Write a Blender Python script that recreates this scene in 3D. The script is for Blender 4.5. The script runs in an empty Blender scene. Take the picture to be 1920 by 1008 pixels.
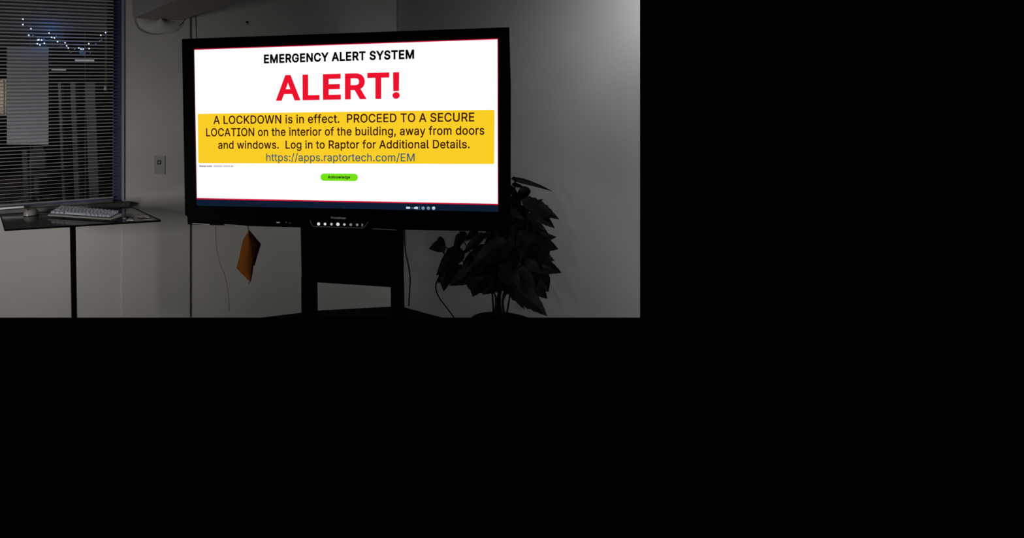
import bpy, bmesh, math, random, json
from mathutils import Vector as V, Matrix
random.seed(7)
SC = bpy.context.scene
COL = SC.collection

# ---------------------------------------------------------------- camera
F, CX, CY = 1000.0, 600.0, 297.5            # focal length and optical centre, in 1920x1008 pixels
CAMLOC = V((0, 0, 1.5))
_up = V((-.014, -1, -.050)).normalized()     # world up in camera axes (x right, y down, z forward)
_fw = (V((0, 0, 1)) - _up * _up.z).normalized()
_rt = _fw.cross(_up)
def c2w(v): return V((_rt.dot(v), _fw.dot(v), _up.dot(v)))   # camera axes -> world axes
cam = bpy.data.cameras.new('camera')
cam.sensor_width = 36; cam.lens = 36 * F / 1920
cam.shift_x = (960 - CX) / 1920; cam.shift_y = -(504 - CY) / 1920
cam.clip_start = .05
camo = bpy.data.objects.new('camera', cam); COL.objects.link(camo)
r, u, b = c2w(V((1, 0, 0))), c2w(V((0, -1, 0))), c2w(V((0, 0, -1)))
camo.matrix_world = Matrix(((r.x, u.x, b.x, CAMLOC.x), (r.y, u.y, b.y, CAMLOC.y), (r.z, u.z, b.z, CAMLOC.z), (0, 0, 0, 1)))
SC.camera = camo
SC.view_settings.view_transform = 'Standard'; SC.view_settings.look = 'None'
SC.view_settings.exposure = 0; SC.view_settings.gamma = 1; SC.view_settings.use_curve_mapping = False
w = bpy.data.worlds.new('world'); SC.world = w; w.use_nodes = True
w.node_tree.nodes['Background'].inputs[0].default_value = (0, 0, 0, 1)
w.node_tree.nodes['Background'].inputs[1].default_value = 0

# ---------------------------------------------------------------- unseen area lights, added and fitted to the wall brightness
def area(name, loc, target, size, watts, col, spread=180):
    l = bpy.data.lights.new(name, 'AREA'); l.size = size; l.energy = watts; l.color = col; l.spread = math.radians(spread)
    o = bpy.data.objects.new(name, l); COL.objects.link(o); o.location = loc
    o.rotation_euler = (V(target) - V(loc)).to_track_quat('-Z', 'Y').to_euler()
    return o
area('light_over_right_wall', (1.6, 2.3, 2.55), (1.7, 3.0, 1.9), .3, 2.7, (1, .99, .99), 110)
area('fill_upper_right', (1.75, 2.55, 2.6), (1.76, 3.0, 2.3), .15, .12, (1, .99, .99), 150)
area('fill_right_low', (1.9, .9, .3), (1.7, 3.0, .9), .5, 1.8, (1, .99, 1), 70)
area('fill_room_left', (-2.1, .5, 1.3), (-1.75, 3.7, 1.0), .5, 3.8, (1, .985, .965), 66)
area('fill_low_left', (-2.4, 1.0, .3), (-1.6, 3.9, .5), .5, 4.5, (1, .985, .965))

# ---------------------------------------------------------------- maths of the view
YB = 595; RX = 1200; CEIL = 2.65                  # lower and right edge of the photograph's picture; ceiling height
def ray(px, py): return c2w(V(((px - CX) / F, (py - CY) / F, 1)))
def onplane(px, py, p0, n):
    d = ray(px, py); return CAMLOC + d * ((V(p0) - CAMLOC).dot(n) / d.dot(n))
def atY(px, py, Y):
    d = ray(px, py); return CAMLOC + d * (Y / d.y)
def atZ(px, py, z):
    d = ray(px, py); return CAMLOC + d * ((z - 1.5) / d.z)

# ---------------------------------------------------------------- mesh helpers
class MB:
    def __init__(s): s.v = []; s.f = []; s.smooth = set()
    def face(s, pts, sm=False):
        i = len(s.v); s.v += [V(p) for p in pts]
        if sm: s.smooth.add(len(s.f))
        s.f.append(tuple(range(i, i + len(pts)))); return s
    def hexa(s, b, t):                       # bottom ring and top ring of equal length
        n = len(b); i = len(s.v); s.v += [V(p) for p in b] + [V(p) for p in t]
        s.f.append(tuple(range(i + n - 1, i - 1, -1))); s.f.append(tuple(range(i + n, i + 2 * n)))
        for k in range(n):
            j = (k + 1) % n; s.f.append((i + k, i + j, i + n + j, i + n + k))
        return s
    def box(s, x0, x1, y0, y1, z0, z1):
        return s.hexa([(x0, y0, z0), (x1, y0, z0), (x1, y1, z0), (x0, y1, z0)], [(x0, y0, z1), (x1, y0, z1), (x1, y1, z1), (x0, y1, z1)])
    def prism(s, pts, ext):                  # planar outline swept by ext
        ext = V(ext); return s.hexa([V(p) for p in pts], [V(p) + ext for p in pts])
    def tube(s, path, rad, seg=8, cap=True):
        path = [V(p) for p in path]; n = len(path)
        rads = rad if isinstance(rad, (list, tuple)) else [rad] * n
        i0 = len(s.v); side = None
        for k in range(n):
            t = (path[min(k + 1, n - 1)] - path[max(k - 1, 0)]).normalized()
            if side is None:
                side = t.cross(V((0, 0, 1)));
                if side.length < .1: side = t.cross(V((1, 0, 0)))
            side = (side - t * side.dot(t)).normalized(); up = side.cross(t)
            for a in range(seg):
                an = 2 * math.pi * a / seg; s.v.append(path[k] + (side * math.cos(an) + up * math.sin(an)) * rads[k])
        for k in range(n - 1):
            for a in range(seg):
                b2 = (a + 1) % seg; s.smooth.add(len(s.f))
                s.f.append((i0 + k * seg + a, i0 + k * seg + b2, i0 + (k + 1) * seg + b2, i0 + (k + 1) * seg + a))
        if cap:
            s.f.append(tuple(i0 + a for a in range(seg - 1, -1, -1))); s.f.append(tuple(i0 + (n - 1) * seg + a for a in range(seg)))
        return s
    def lathe(s, prof, seg=24, M=Matrix(), frac=1.0):
        i0 = len(s.v); n = len(prof); m = seg if frac == 1 else seg + 1
        for a in range(m):
            an = 2 * math.pi * frac * a / seg
            for (rr, z) in prof: s.v.append(M @ V((rr * math.cos(an), rr * math.sin(an), z)))
        for a in range(seg):
            b2 = (a + 1) % m
            for k in range(n - 1):
                s.smooth.add(len(s.f)); s.f.append((i0 + a * n + k, i0 + b2 * n + k, i0 + b2 * n + k + 1, i0 + a * n + k + 1))
        return s
    def grid(s, rows):
        i0 = len(s.v); m = len(rows[0])
        for rw in rows: s.v += [V(p) for p in rw]
        for a in range(len(rows) - 1):
            for k in range(m - 1):
                s.smooth.add(len(s.f)); q = i0 + a * m + k; s.f.append((q, q + 1, q + m + 1, q + m))
        return s
def spline(pts, n=8):
    pts = [V(p) for p in pts]; P = [2 * pts[0] - pts[1]] + pts + [2 * pts[-1] - pts[-2]]; out = []
    for i in range(1, len(P) - 2):
        for k in range(n):
            t = k / n; a, b_, c, d = P[i - 1], P[i], P[i + 1], P[i + 2]
            out.append(.5 * ((2 * b_) + (c - a) * t + (2 * a - 5 * b_ + 4 * c - d) * t * t + (3 * b_ - a - 3 * c + d) * t ** 3))
    return out + [pts[-1]]
def obj(name, mb, mat, parent=None, local=False, bevel=0, seg=2, weld=False, fix=True, clip=False):
    me = bpy.data.meshes.new(name); me.from_pydata([tuple(v) for v in mb.v], [], mb.f)
    for i in mb.smooth: me.polygons[i].use_smooth = True
    bm = bmesh.new(); bm.from_mesh(me)
    if weld: bmesh.ops.remove_doubles(bm, verts=bm.verts, dist=1e-5)
    if fix: bmesh.ops.recalc_face_normals(bm, faces=bm.faces)
    if bevel:
        es = [e for e in bm.edges if len(e.link_faces) == 2 and e.calc_face_angle() > .6]
        bmesh.ops.bevel(bm, geom=es, offset=bevel, segments=seg, affect='EDGES', profile=.6, clamp_overlap=True)
    if clip:                                  # nothing is modelled below the photograph's lower edge
        pn = (c2w(V((-1, (YB - CY) / F, 1))) ).cross(c2w(V((1, (YB - CY) / F, 1)))).normalized()
        if pn.z > 0: pn = -pn
        bmesh.ops.bisect_plane(bm, geom=bm.verts[:] + bm.edges[:] + bm.faces[:], plane_co=CAMLOC, plane_no=pn, clear_outer=True)
    bm.to_mesh(me); bm.free()
    o = bpy.data.objects.new(name, me); COL.objects.link(o)
    if mat: me.materials.append(mat)
    if parent:
        o.parent = parent
        if not local:
            M = world_of(parent); me.transform(M.inverted())
    elif not local and len(me.vertices):      # origin at the base centre
        xs = [v.co for v in me.vertices]
        c = V(((min(v.x for v in xs) + max(v.x for v in xs)) / 2, (min(v.y for v in xs) + max(v.y for v in xs)) / 2, min(v.z for v in xs)))
        me.transform(Matrix.Translation(-c)); o.location = c
    return o
def world_of(o):
    M = o.matrix_basis.copy()
    while o.parent: o = o.parent; M = o.matrix_basis @ M
    return M
def thing(name, label, cat, loc=(0, 0, 0), M=None, group=None):
    o = bpy.data.objects.new(name, None); COL.objects.link(o); o.empty_display_size = .05
    if M is not None: o.matrix_basis = M
    else: o.location = loc
    o['label'] = label; o['category'] = cat
    if group: o['group'] = group
    return o
def tag(o, label, cat, group=None):
    o['label'] = label; o['category'] = cat
    if group: o['group'] = group
    return o
def struct(name, mb, mat, parent=None, **k):
    o = obj(name, mb, mat, parent, **k); o['kind'] = 'structure'; return o

# ---------------------------------------------------------------- materials
def lin(c): return tuple((x / 255 / 12.92 if x / 255 <= .04045 else ((x / 255 + .055) / 1.055) ** 2.4) for x in c)
def pm(name, col, rough=.6, metal=0, spec=.5, var=0, scale=8, bump=0, bscale=200, col2=None, stretch=(1, 1, 1)):
    m = bpy.data.materials.new(name); m.use_nodes = True; N = m.node_tree.nodes; L = m.node_tree.links
    p = N['Principled BSDF']; p.inputs['Base Color'].default_value = (*col, 1); p.inputs['Roughness'].default_value = rough
    p.inputs['Metallic'].default_value = metal; p.inputs['Specular IOR Level'].default_value = spec
    tc = N.new('ShaderNodeTexCoord'); mp = N.new('ShaderNodeMapping'); mp.inputs['Scale'].default_value = stretch
    L.new(tc.outputs['Object'], mp.inputs['Vector'])
    if var or col2:
        n = N.new('ShaderNodeTexNoise'); n.inputs['Scale'].default_value = scale; n.inputs['Detail'].default_value = 5
        L.new(mp.outputs[0], n.inputs['Vector'])
        rp = N.new('ShaderNodeValToRGB'); rp.color_ramp.elements[0].position = .3; rp.color_ramp.elements[1].position = .7
        a = col2 if col2 else tuple(x * (1 - var) for x in col); rp.color_ramp.elements[0].color = (*a, 1)
        rp.color_ramp.elements[1].color = (*(tuple(min(1, x * (1 + var)) for x in col)), 1)
        L.new(n.outputs['Fac'], rp.inputs[0]); L.new(rp.outputs[0], p.inputs['Base Color'])
    if bump:
        n2 = N.new('ShaderNodeTexNoise'); n2.inputs['Scale'].default_value = bscale; n2.inputs['Detail'].default_value = 3
        L.new(mp.outputs[0], n2.inputs['Vector']); bp = N.new('ShaderNodeBump'); bp.inputs['Strength'].default_value = bump
        bp.inputs['Distance'].default_value = .002; L.new(n2.outputs['Fac'], bp.inputs['Height']); L.new(bp.outputs[0], p.inputs['Normal'])
    return m
def em(name, rgb, s=1.0):
    m = bpy.data.materials.new(name); m.use_nodes = True; N = m.node_tree.nodes
    p = N['Principled BSDF']; p.inputs['Base Color'].default_value = (0, 0, 0, 1); p.inputs['Specular IOR Level'].default_value = 0
    p.inputs['Emission Color'].default_value = (*lin(rgb), 1); p.inputs['Emission Strength'].default_value = s
    return m
def glass(name, tint, gloss=.08, rough=.05):
    m = bpy.data.materials.new(name); m.use_nodes = True; N = m.node_tree.nodes; L = m.node_tree.links
    N.remove(N['Principled BSDF']); out = N['Material Output']
    t = N.new('ShaderNodeBsdfTransparent'); t.inputs[0].default_value = (*tint, 1)
    g = N.new('ShaderNodeBsdfGlossy'); g.inputs['Roughness'].default_value = rough
    fr = N.new('ShaderNodeFresnel'); fr.inputs['IOR'].default_value = 1.5
    mx = N.new('ShaderNodeMixShader'); L.new(fr.outputs[0], mx.inputs[0]); L.new(t.outputs[0], mx.inputs[1]); L.new(g.outputs[0], mx.inputs[2])
    L.new(mx.outputs[0], out.inputs[0]); return m
M_ = dict(
    wall=pm('wall_paint', (.60, .575, .54), .85, spec=.2, var=.045, scale=2.2, bump=.25, bscale=90),
    wallr=pm('wall_paint_right', (.60, .60, .61), .8, spec=.2, var=.04, scale=2.5, bump=.3, bscale=70),
    beam=pm('beam_shaded_paint', (.36, .33, .30), .85, spec=.2, var=.06, scale=4, bump=.2),  # wall paint made darker, shade on the beam put into the colour
    navy=pm('navy_frame_paint', (.028, .048, .105), .5, var=.2, scale=6, bump=.1),
    reveal=pm('pale_frame_edge', (.34, .36, .42), .6, var=.08, scale=9),
    sill=pm('grey_sill', (.10, .105, .10), .6, var=.15, scale=9),
    sillhi=pm('sill_edge_highlight', (.88, .88, .87), .5, var=.03),  # white stands in for light caught on the sill's top edge
    slat=pm('blind_slat', (.66, .635, .61), .55, var=.06, scale=12),
    cord=pm('blind_cord', (.42, .41, .40), .8, var=.05),
    black=pm('black_plastic', (.0008, .0008, .0009), .5, spec=.03, var=.2, scale=30, bump=.05),
    blackm=pm('black_metal', (.0008, .0008, .0009), .55, spec=.03, var=.2, scale=20, bump=.05),
    silver=pm('silver_strip', (.93, .93, .94), .35, metal=0, spec=.6, var=.05),
    panel=pm('dark_control_panel', (.006, .006, .007), .4, spec=.1, var=.2, scale=40),
    kbase=pm('keyboard_shell', (.40, .38, .355), .5, var=.06, scale=20),
    kdark=pm('keyboard_deck', (.02, .02, .022), .6, var=.1),
    key=pm('keycap', (.50, .53, .58), .5, var=.08, scale=30),
    mouse=pm('mouse_shell', (.36, .34, .29), .28, var=.06, scale=20),
    paper=pm('paper_notice', (.40, .43, .48), .8, var=.04, scale=3),
    shade=pm('grey_shade', (.20, .205, .22), .9, var=.1, scale=3),
    brown=pm('brown_board', (.075, .055, .042), .8, var=.2, scale=5),
    plate=pm('switch_plate', (.44, .44, .43), .5, var=.04),
    toggle=pm('switch_toggle', (.05, .05, .05), .5, var=.1),
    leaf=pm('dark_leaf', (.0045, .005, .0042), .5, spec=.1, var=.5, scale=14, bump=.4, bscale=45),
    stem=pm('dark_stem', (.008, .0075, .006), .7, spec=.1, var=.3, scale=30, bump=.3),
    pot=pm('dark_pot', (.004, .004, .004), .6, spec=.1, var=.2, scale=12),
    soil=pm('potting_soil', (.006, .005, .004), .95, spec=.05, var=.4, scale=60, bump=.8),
    orange=pm('orange_cloth', (.60, .17, .012), .7, spec=.25, var=.12, scale=12, bump=.5, bscale=260),
    odark=pm('brown_cloth', (.06, .017, .007), .8, spec=.2, var=.2, scale=12, bump=.5, bscale=260),
    scrap=pm('pale_scrap', (.75, .70, .67), .6, var=.15, scale=60),
    conduit=pm('painted_conduit', (.40, .37, .34), .7, var=.06),
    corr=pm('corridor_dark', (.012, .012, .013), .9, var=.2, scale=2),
    post=pm('corridor_post', (.30, .32, .29), .8, var=.15, scale=6),
    postd=pm('corridor_chair', (.16, .15, .14), .8, var=.3, scale=9),
    warm=pm('warm_cupboard', (.62, .50, .42), .8, var=.08, scale=6),
    wire=pm('light_wire', (.01, .02, .06), .6, var=.1),
    win=glass('window_glass', (.92, .94, .96)), smoked=glass('smoked_glass', (.16, .16, .17), rough=.12),
)
def grade(col, amt):  return tuple(c * amt for c in col)

# ---------------------------------------------------------------- walls (built as far as the photograph shows them)
d = V((.932, .361, 0)).normalized()               # run of the back walls
nb = V((.361, -.932, 0)).normalized()             # towards the room
dr = V((.552, -.834, 0)).normalized()             # run of the right wall
nr = V((-.834, -.552, 0)).normalized()
def up_to(p): return V((p.x, p.y, CEIL))
def edge_at(px, p0, n, z):                        # point at height z on the wall edge that the photograph shows at column px
    a, b_ = onplane(px, YB, p0, n), onplane(px, 0, p0, n)
    return a + (b_ - a) * ((z - a.z) / (b_.z - a.z))
def wallpiece(px0, px1, p0, n, t=.12, shrink=0.0, pybot=YB):
    a, b_ = onplane(px0, pybot, p0, n), onplane(px1, pybot, p0, n)
    q = MB(); run = (b_ - a); run.z = 0; run.normalize()
    f = [a, b_, edge_at(px1, p0, n, CEIL), edge_at(px0, p0, n, CEIL)]
    back = [p - n * t for p in f]; back[1] = back[1] - run * shrink; back[2] = back[2] - run * shrink
    return q.hexa(f, back)
PC = V((.67, 4.6, 1.5))                           # corner of back wall and right wall
PB = V((-.963, 3.944, 1.5))                         # the projecting strip with the switch
PA = PB - nb * .02                                # window wall
PG = PA                                           # plane of the window frame
struct('wall_back', wallpiece(325, 747.5, PC, nb), M_['wall'])
struct('wall_pier', wallpiece(229, 356, PB, nb, t=.03), M_['wall'])
struct('wall_right', wallpiece(745, RX, PC, nr, shrink=.3), M_['wallr'])
# window wall: pieces under and over the window
sillz = onplane(120, 381, PA, nb).z
b0, b1 = onplane(-130, YB, PA, nb), onplane(231, YB, PA, nb)
q = MB(); f = [b0, b1, edge_at(231, PA, nb, sillz - .02), edge_at(-130, PA, nb, sillz - .02)]
struct('wall_left', q.hexa(f, [p - nb * .14 for p in f]), M_['wall'])
q = MB(); f = [edge_at(-130, PA, nb, 2.5), edge_at(231, PA, nb, 2.5), edge_at(231, PA, nb, CEIL), edge_at(-130, PA, nb, CEIL)]
struct('wall_left_upper', q.hexa(f, [p - nb * .14 for p in f]), M_['wall'])
# ceiling over the visible part of the room
q = MB(); cp = [V((-2.6, 3.1, 0)), V((-.99, 3.98, 0)), V((.67, 4.62, 0)), V((1.9, 2.8, 0)), V((1.9, 2.3, 0)), V((-2.6, 2.3, 0))]
struct('ceiling', q.prism([V((p.x, p.y, CEIL)) for p in cp], (0, 0, .08)), M_['wall'])
# beam
zb = onplane(252, 34, PB, nb).z
def bz(px, py): return atZ(px, py, zb)
e0, e1 = bz(250, 33), bz(341, 38)
dv = (bz(330, 0) - e0); dv.z = 0; dv.normalize()
q = MB(); f = [e0 - dv * .02, e1 - dv * .02, e1 + dv * 2.0, e0 + dv * 2.0]
struct('beam', q.prism(f, (0, 0, CEIL - zb - .002)), M_['beam'], bevel=.008)
# added half-round bulge standing in for the dark half-disc under the beam's end
cA, cB = onplane(256, 38, PB, nb), onplane(346, 40, PB, nb)
ctr = (cA + cB) / 2; ctr.z = zb; hw = (cB - cA).length / 2
q = MB(); rows = []
for i in range(9):
    a = math.pi * i / 8 ; rows.append([ctr + d * (-math.cos(a) * hw * math.cos(e * math.pi / 2 / 5)) + V((0, 0, -math.sin(a) * .105 * math.cos(e * math.pi / 2 / 5))) + nb * (.055 * math.sin(e * math.pi / 2 / 5) * math.sin(a)) for e in range(6)])
q.grid(rows); struct('beam_end_bulge', q, M_['wall'], fix=False)
q = MB(); rim = [onplane(x, y, PB, nb) + nb * .012 for x, y in ((252, 36), (258, 52), (272, 61), (291, 65), (314, 61), (334, 50), (345, 38), (347, 33))]
tag(obj('cable', q.tube(spline(rim, 5), .0022, 6), pm('dull_cable', (.10, .09, .08), .8, var=.1)), 'thin dark cable looping in an arc under the end of the ceiling beam', 'cable')
q = MB(); y0 = [onplane(365, 26, PC, nb), onplane(366.5, 80, PC, nb)]
q.tube([p + nb * .006 for p in y0], .006, 8)
tag(obj('conduit', q, M_['wall']), 'short pale wall conduit running from the beam down behind the display', 'pipe')
q = MB(); pts = [onplane(x, y, PC, nb) + nb * .006 for x, y in ((403, 424), (404, 455), (410, 490), (420, 515), (426, 545), (429, 582))]
tag(obj('wall_cable', q.tube(spline(pts, 5), .0011, 6), M_['wall']), 'faint pale cable hanging on the wall behind the orange pouch', 'cable')
# hook on the wall above the display
hk = thing('wall_hook', 'tiny black hook on the bare wall above the display', 'hook', onplane(463, 45, PC, nb))
hp = onplane(463.2, 41.5, PC, nb)
Mh = Matrix.Translation(hp) @ nb.to_track_quat('Z', 'Y').to_matrix().to_4x4()
obj('hook_plate', MB().lathe([(0, .006), (.008, .005), (.009, 0), (0, 0)], 12, Mh), M_['black'], hk)
obj('hook_pin', MB().tube([hp + nb * .003, hp + nb * .016, hp + nb * .02 + V((0, 0, -.012)), hp + nb * .008 + V((0, 0, -.02))], .0022, 6), M_['black'], hk)
# switch plate
sw = thing('light_switch', 'pale rectangular switch plate on the wall between window and display', 'switch', onplane(298, 326, PB, nb))
s4 = [onplane(x, y, PB, nb) for x, y in ((288.3, 326), (309.5, 326.5), (309.5, 292), (287.8, 291))]
obj('plate', MB().prism(s4, nb * .007), M_['plate'], sw, bevel=.003)
s4 = [onplane(x, y, PB, nb) + nb * .0071 for x, y in ((294.5, 308), (302, 308), (302, 300.5), (294.5, 300.5))]
obj('toggle_surround', MB().prism(s4, nb * .002), M_['toggle'], sw, bevel=.001)
s4 = [onplane(x, y, PB, nb) + nb * .009 for x, y in ((296.5, 306), (300, 306), (300, 302.5), (296.5, 302.5))]
obj('toggle', MB().prism(s4, nb * .008), M_['plate'], sw, bevel=.001)

# ---------------------------------------------------------------- window, blind and what hangs there
def wp(px, py, off=0): return onplane(px, py, PG + nb * off, nb) # off metres towards the room
wn = bpy.data.objects.new('window_1', None); COL.objects.link(wn); wn['kind'] = 'structure'; wn.location = wp(120, 381)
zt_, zb_ = 2.5, sillz
def vstrip(xa, xb, off, t, zlo=None, zhi=None):
    lo = zlo or zb_; hi = zhi or zt_; P_ = PG + nb * off
    return MB().prism([edge_at(xa, P_, nb, lo), edge_at(xb, P_, nb, lo), edge_at(xb, P_, nb, hi), edge_at(xa, P_, nb, hi)], nb * t)
def wbar(name, mb, mat, **k): o = obj(name, mb, mat, wn, **k); return o
wbar('frame_post', vstrip(211.5, 228.5, -.02, .028), M_['navy'], bevel=.003)
wbar('frame_edge', vstrip(228.2, 233, 0, .034), M_['reveal'], bevel=.002)
wbar('frame_post', vstrip(-130, -118, -.02, .028), M_['navy'], bevel=.003)
a, b_ = wp(-120, 250, -.02), wp(214, 250, -.02)
wbar('frame_rail', MB().prism([V((a.x, a.y, zt_ - .06)), V((b_.x, b_.y, zt_ - .06)), V((b_.x, b_.y, zt_)), V((a.x, a.y, zt_))], nb * .028), M_['navy'])
wbar('frame_rail', MB().prism([V((a.x, a.y, zb_)), V((b_.x, b_.y, zb_)), V((b_.x, b_.y, zb_ + .02)), V((a.x, a.y, zb_ + .02))], nb * .028), M_['navy'])
wbar('glass_pane', MB().prism([V((a.x, a.y, zb_)) - nb * .0, V((b_.x, b_.y, zb_)), V((b_.x, b_.y, zt_)), V((a.x, a.y, zt_))], nb * .004), M_['win'])
# sill
s0, s1 = wp(-125, 385, 0), wp(244, 385, 0)
zs = wp(230, 378, .05).z
q = MB(); q.prism([V((s0.x, s0.y, zs - .05)) - nb * .0, V((s1.x, s1.y, zs - .05)), V((s1.x, s1.y, zs)), V((s0.x, s0.y, zs))], nb * .115)
struct('window_sill', q, M_['sill'], bevel=.012, seg=3)
pa, pb = wp(-30, 395, .118), wp(46, 389, .118)
tag(obj('sill_highlight_strip', MB().prism([pa, pb, pb + V((0, 0, .012)), pa + V((0, 0, .014))], nb * .012), M_['sillhi'], bevel=.003), 'added white strip for the light caught on the window sill edge at far left', 'strip')

bl = thing('venetian_blind', 'grey venetian blind with narrow open slats hanging in the window', 'blind', wp(100, 378, .05))
def yr_i(i): return 375.5 - 6.32 * i
th = math.radians(22)
Mprev = None
for i in range(-0, 66):
    yR = yr_i(i); xr = 212.4
    s = .036 + (-.109) * (yR - 32) / 334.
    A = wp(xr, yR, .05); B = wp(-60, yR - (xr + 60) * s, .05)
    run = (A - B)
    me_name = 'slat'
    ang = math.radians(10 if i > 1 else 24)
    inn = nb * (math.cos(ang) * .0125) + V((0, 0, math.sin(ang) * .0125))
    up = run.normalized().cross(inn).normalized(); up = up if up.z > 0 else -up
    q = MB(); L_ = [(-1, 0), (-.5, .0012), (0, .0017), (.5, .0012), (1, 0)]
    top0 = [B + inn * k + up * h for k, h in L_]; top1 = [A + inn * k + up * h for k, h in L_]
    lo0 = [p - up * .0008 for p in reversed(top0)]; lo1 = [p - up * .0008 for p in reversed(top1)]
    q.hexa(top0 + lo0, top1 + lo1); obj('slat', q, M_['slat'], bl)
for xc in (57, 159.5, -40):
    q = MB(); q.tube([wp(xc, -60, .066), wp(xc + .5, 374, .066)], .0008, 5); obj('ladder_cord', q, M_['cord'], bl)
q = MB(); q.tube([wp(197.5, -60, .075), wp(197, 160, .075)], .0009, 5); obj('pull_cord', q, M_['cord'], bl)
q = MB(); q.tube([wp(200, -60, .077), wp(199.6, 160, .077)], .0009, 5); obj('pull_cord', q, M_['cord'], bl)
tp = wp(198, 169, .076)
obj('cord_tassel', MB().lathe([(0, .028), (.007, .026), (.0105, .004), (.011, 0), (0, 0)], 14, Matrix.Translation(tp)), M_['slat'], bl)
q = MB(); a, b_ = wp(-60, 398.5, .05), wp(212, 378.5, .05)
q.prism([a - nb * .013, a + nb * .013, a + nb * .013 + V((0, 0, .012)), a - nb * .013 + V((0, 0, .012))], b_ - a); obj('bottom_rail', q, M_['sill'], bl, bevel=.002)

# paper sheets on the outer face of the glass
def sheet(name, x0, y0, x1, y1, off, mat, label, cat, t=.0015):
    c = [wp(x0, y1, off), wp(x1, y1 , off), wp(x1, y0, off), wp(x0, y0, off)]
    return tag(obj(name, MB().prism(c, nb * t), mat), label, cat)
sheet('paper_notice', 13, 88, 91, 271, -.006, M_['paper'], 'tall blank blue-grey paper sheet taped to the window glass behind the slats', 'paper')
sheet('window_shade', -60, -40, 198.5, 59, -.012, M_['shade'], 'grey shade half drawn behind the upper part of the window glass', 'shade', .003)
sheet('brown_board', -60, 60, 120, 87, -.02, M_['brown'], 'brown board behind the glass below the grey window shade', 'board', .006)
# paler strips in the shade, bright stripes at its left
sheet('shade_bar', -20, 19, 153, 36, -.030, M_['shade'], 'pale bar behind the glass across the grey window shade', 'bar', .004)

# string lights
sl = thing('string_lights', 'string of tiny blue-white lights draped over the top of the blind', 'string lights', wp(120, 95, .085))
B1 = [(43, 36), (43, 46), (58, 54), (54, 66), (62, 66), (71, 75), (78, 75), (82, 73), (83, 81), (75, 84), (70, 82), (73, 74.5), (92, 62), (93, 57), (97, 70), (102, 71), (105, 68), (108, 78), (122, 80), (125, 86), (128, 90), (140, 92), (148, 90), (152, 92), (156, 92), (167, 91), (166.5, 82), (179.5, 82.5), (187, 76.5), (189, 66), (198, 61)]
bpt = [wp(x, y, .085) for x, y in B1]
obj('light_wire', MB().tube(spline(bpt, 3), .0012, 5), M_['wire'], sl)
mbulb = em('bulb_blue_white', (200, 226, 255), 1.7); mbulb2 = em('bulb_dim', (110, 150, 210), .8)
bm_big = None
for i, p in enumerate(bpt):
    dim = B1[i] in ((62, 66), (82, 73), (105, 68), (140, 92), (179.5, 82.5), (187, 76.5), (93, 57))
    rr = .0034 if dim else .0048
    q = MB().lathe([(0, -rr), (rr * .7, -rr * .7), (rr, 0), (rr * .7, rr * .7), (0, rr)], 8)
    o = obj('bulb', q, mbulb2 if dim else mbulb, sl, local=True); o.location = p - sl.location
for k, (x, y, wv) in enumerate(((93, 52, .07), (76, 78, .06), (150, 88, .03), (108, 74, .03))):
    l = bpy.data.lights.new('string_glow', 'POINT'); l.energy = wv; l.color = (.04, .3, 1); l.shadow_soft_size = .02
    o = bpy.data.objects.new('string_glow', l); COL.objects.link(o); o.location = wp(x, y, .11)

# ---------------------------------------------------------------- corridor seen through the slats
def cy(px, py, Y): return atY(px, py, Y)
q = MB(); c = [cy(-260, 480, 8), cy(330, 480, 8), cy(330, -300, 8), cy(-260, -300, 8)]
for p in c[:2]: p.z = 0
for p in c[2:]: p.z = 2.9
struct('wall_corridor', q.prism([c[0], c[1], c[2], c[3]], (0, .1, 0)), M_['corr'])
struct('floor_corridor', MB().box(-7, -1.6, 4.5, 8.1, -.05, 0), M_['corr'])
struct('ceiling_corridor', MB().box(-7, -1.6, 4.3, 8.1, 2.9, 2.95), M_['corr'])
def post(x0, x1, y0, y1, Y, label):
    c = [cy(x0, y1, Y), cy(x1, y1, Y), cy(x1, y0, Y), cy(x0, y0, Y)]
    c[0].x = c[3].x; c[1].x = c[2].x; c[0].z = c[1].z = 0
    q = MB().prism(c, (0, .08, 0)); t = tag(obj('corridor_post', q, M_['post'], bevel=.01), label, 'post', 'pale posts in the corridor'); return t
post(108, 114, 155, 420, 6, 'thinnest of the pale posts seen through the blind right of the paper')
post(131, 141, 153, 420, 6, 'middle pale post seen through the blind right of the paper')
post(159, 178, 153, 330, 6, 'widest pale post seen through the blind nearest the window frame')
mt = em('tube_light', (150, 150, 152), .8)
for (x0, x1, y, lab) in ((141, 176, 113, 'upper glowing tube light seen through the blind near the window frame'), (97, 123, 130, 'lower glowing tube light seen through the blind beside the paper')):
    t = thing('tube_light', lab, 'lamp', cy((x0 + x1) / 2, y, 6.5), group='corridor tube lights')
    obj('tube', MB().tube([cy(x0, y, 6.5), cy(x1, y + .5, 6.5)], .011, 8), mt, t)
    a, b_ = cy(x0 - 1, y - 3, 6.52), cy(x1 + 1, y - 2.5, 6.52)
    for xx in (x0 + 6, x1 - 6):
        hp_ = cy(xx, y - 3, 6.545); obj('hanger', MB().tube([hp_, V((hp_.x, hp_.y, 2.9))], .004, 6), M_['corr'], t)
    obj('fitting', MB().prism([a, b_, b_ + V((0, 0, .02)), a + V((0, 0, .02))], (0, .05, 0)), M_['corr'], t, bevel=.003)
area('fill_cupboard', cy(-60, 150, 4.9), cy(5, 190, 5.5), .2, .35, (1, .93, .82), 90)  # small unseen light added to brighten the cupboard
c = [cy(-60, 216, 5.5), cy(12, 216, 5.5), cy(12, 148, 5.5), cy(-60, 148, 5.5)]
cb = thing('wall_cupboard', 'warm beige cupboard seen through the blind left of the paper', 'cupboard', cy(-20, 216, 5.5))
obj('body', MB().prism(c, (0, .3, 0)), M_['warm'], cb, bevel=.006)
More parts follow.
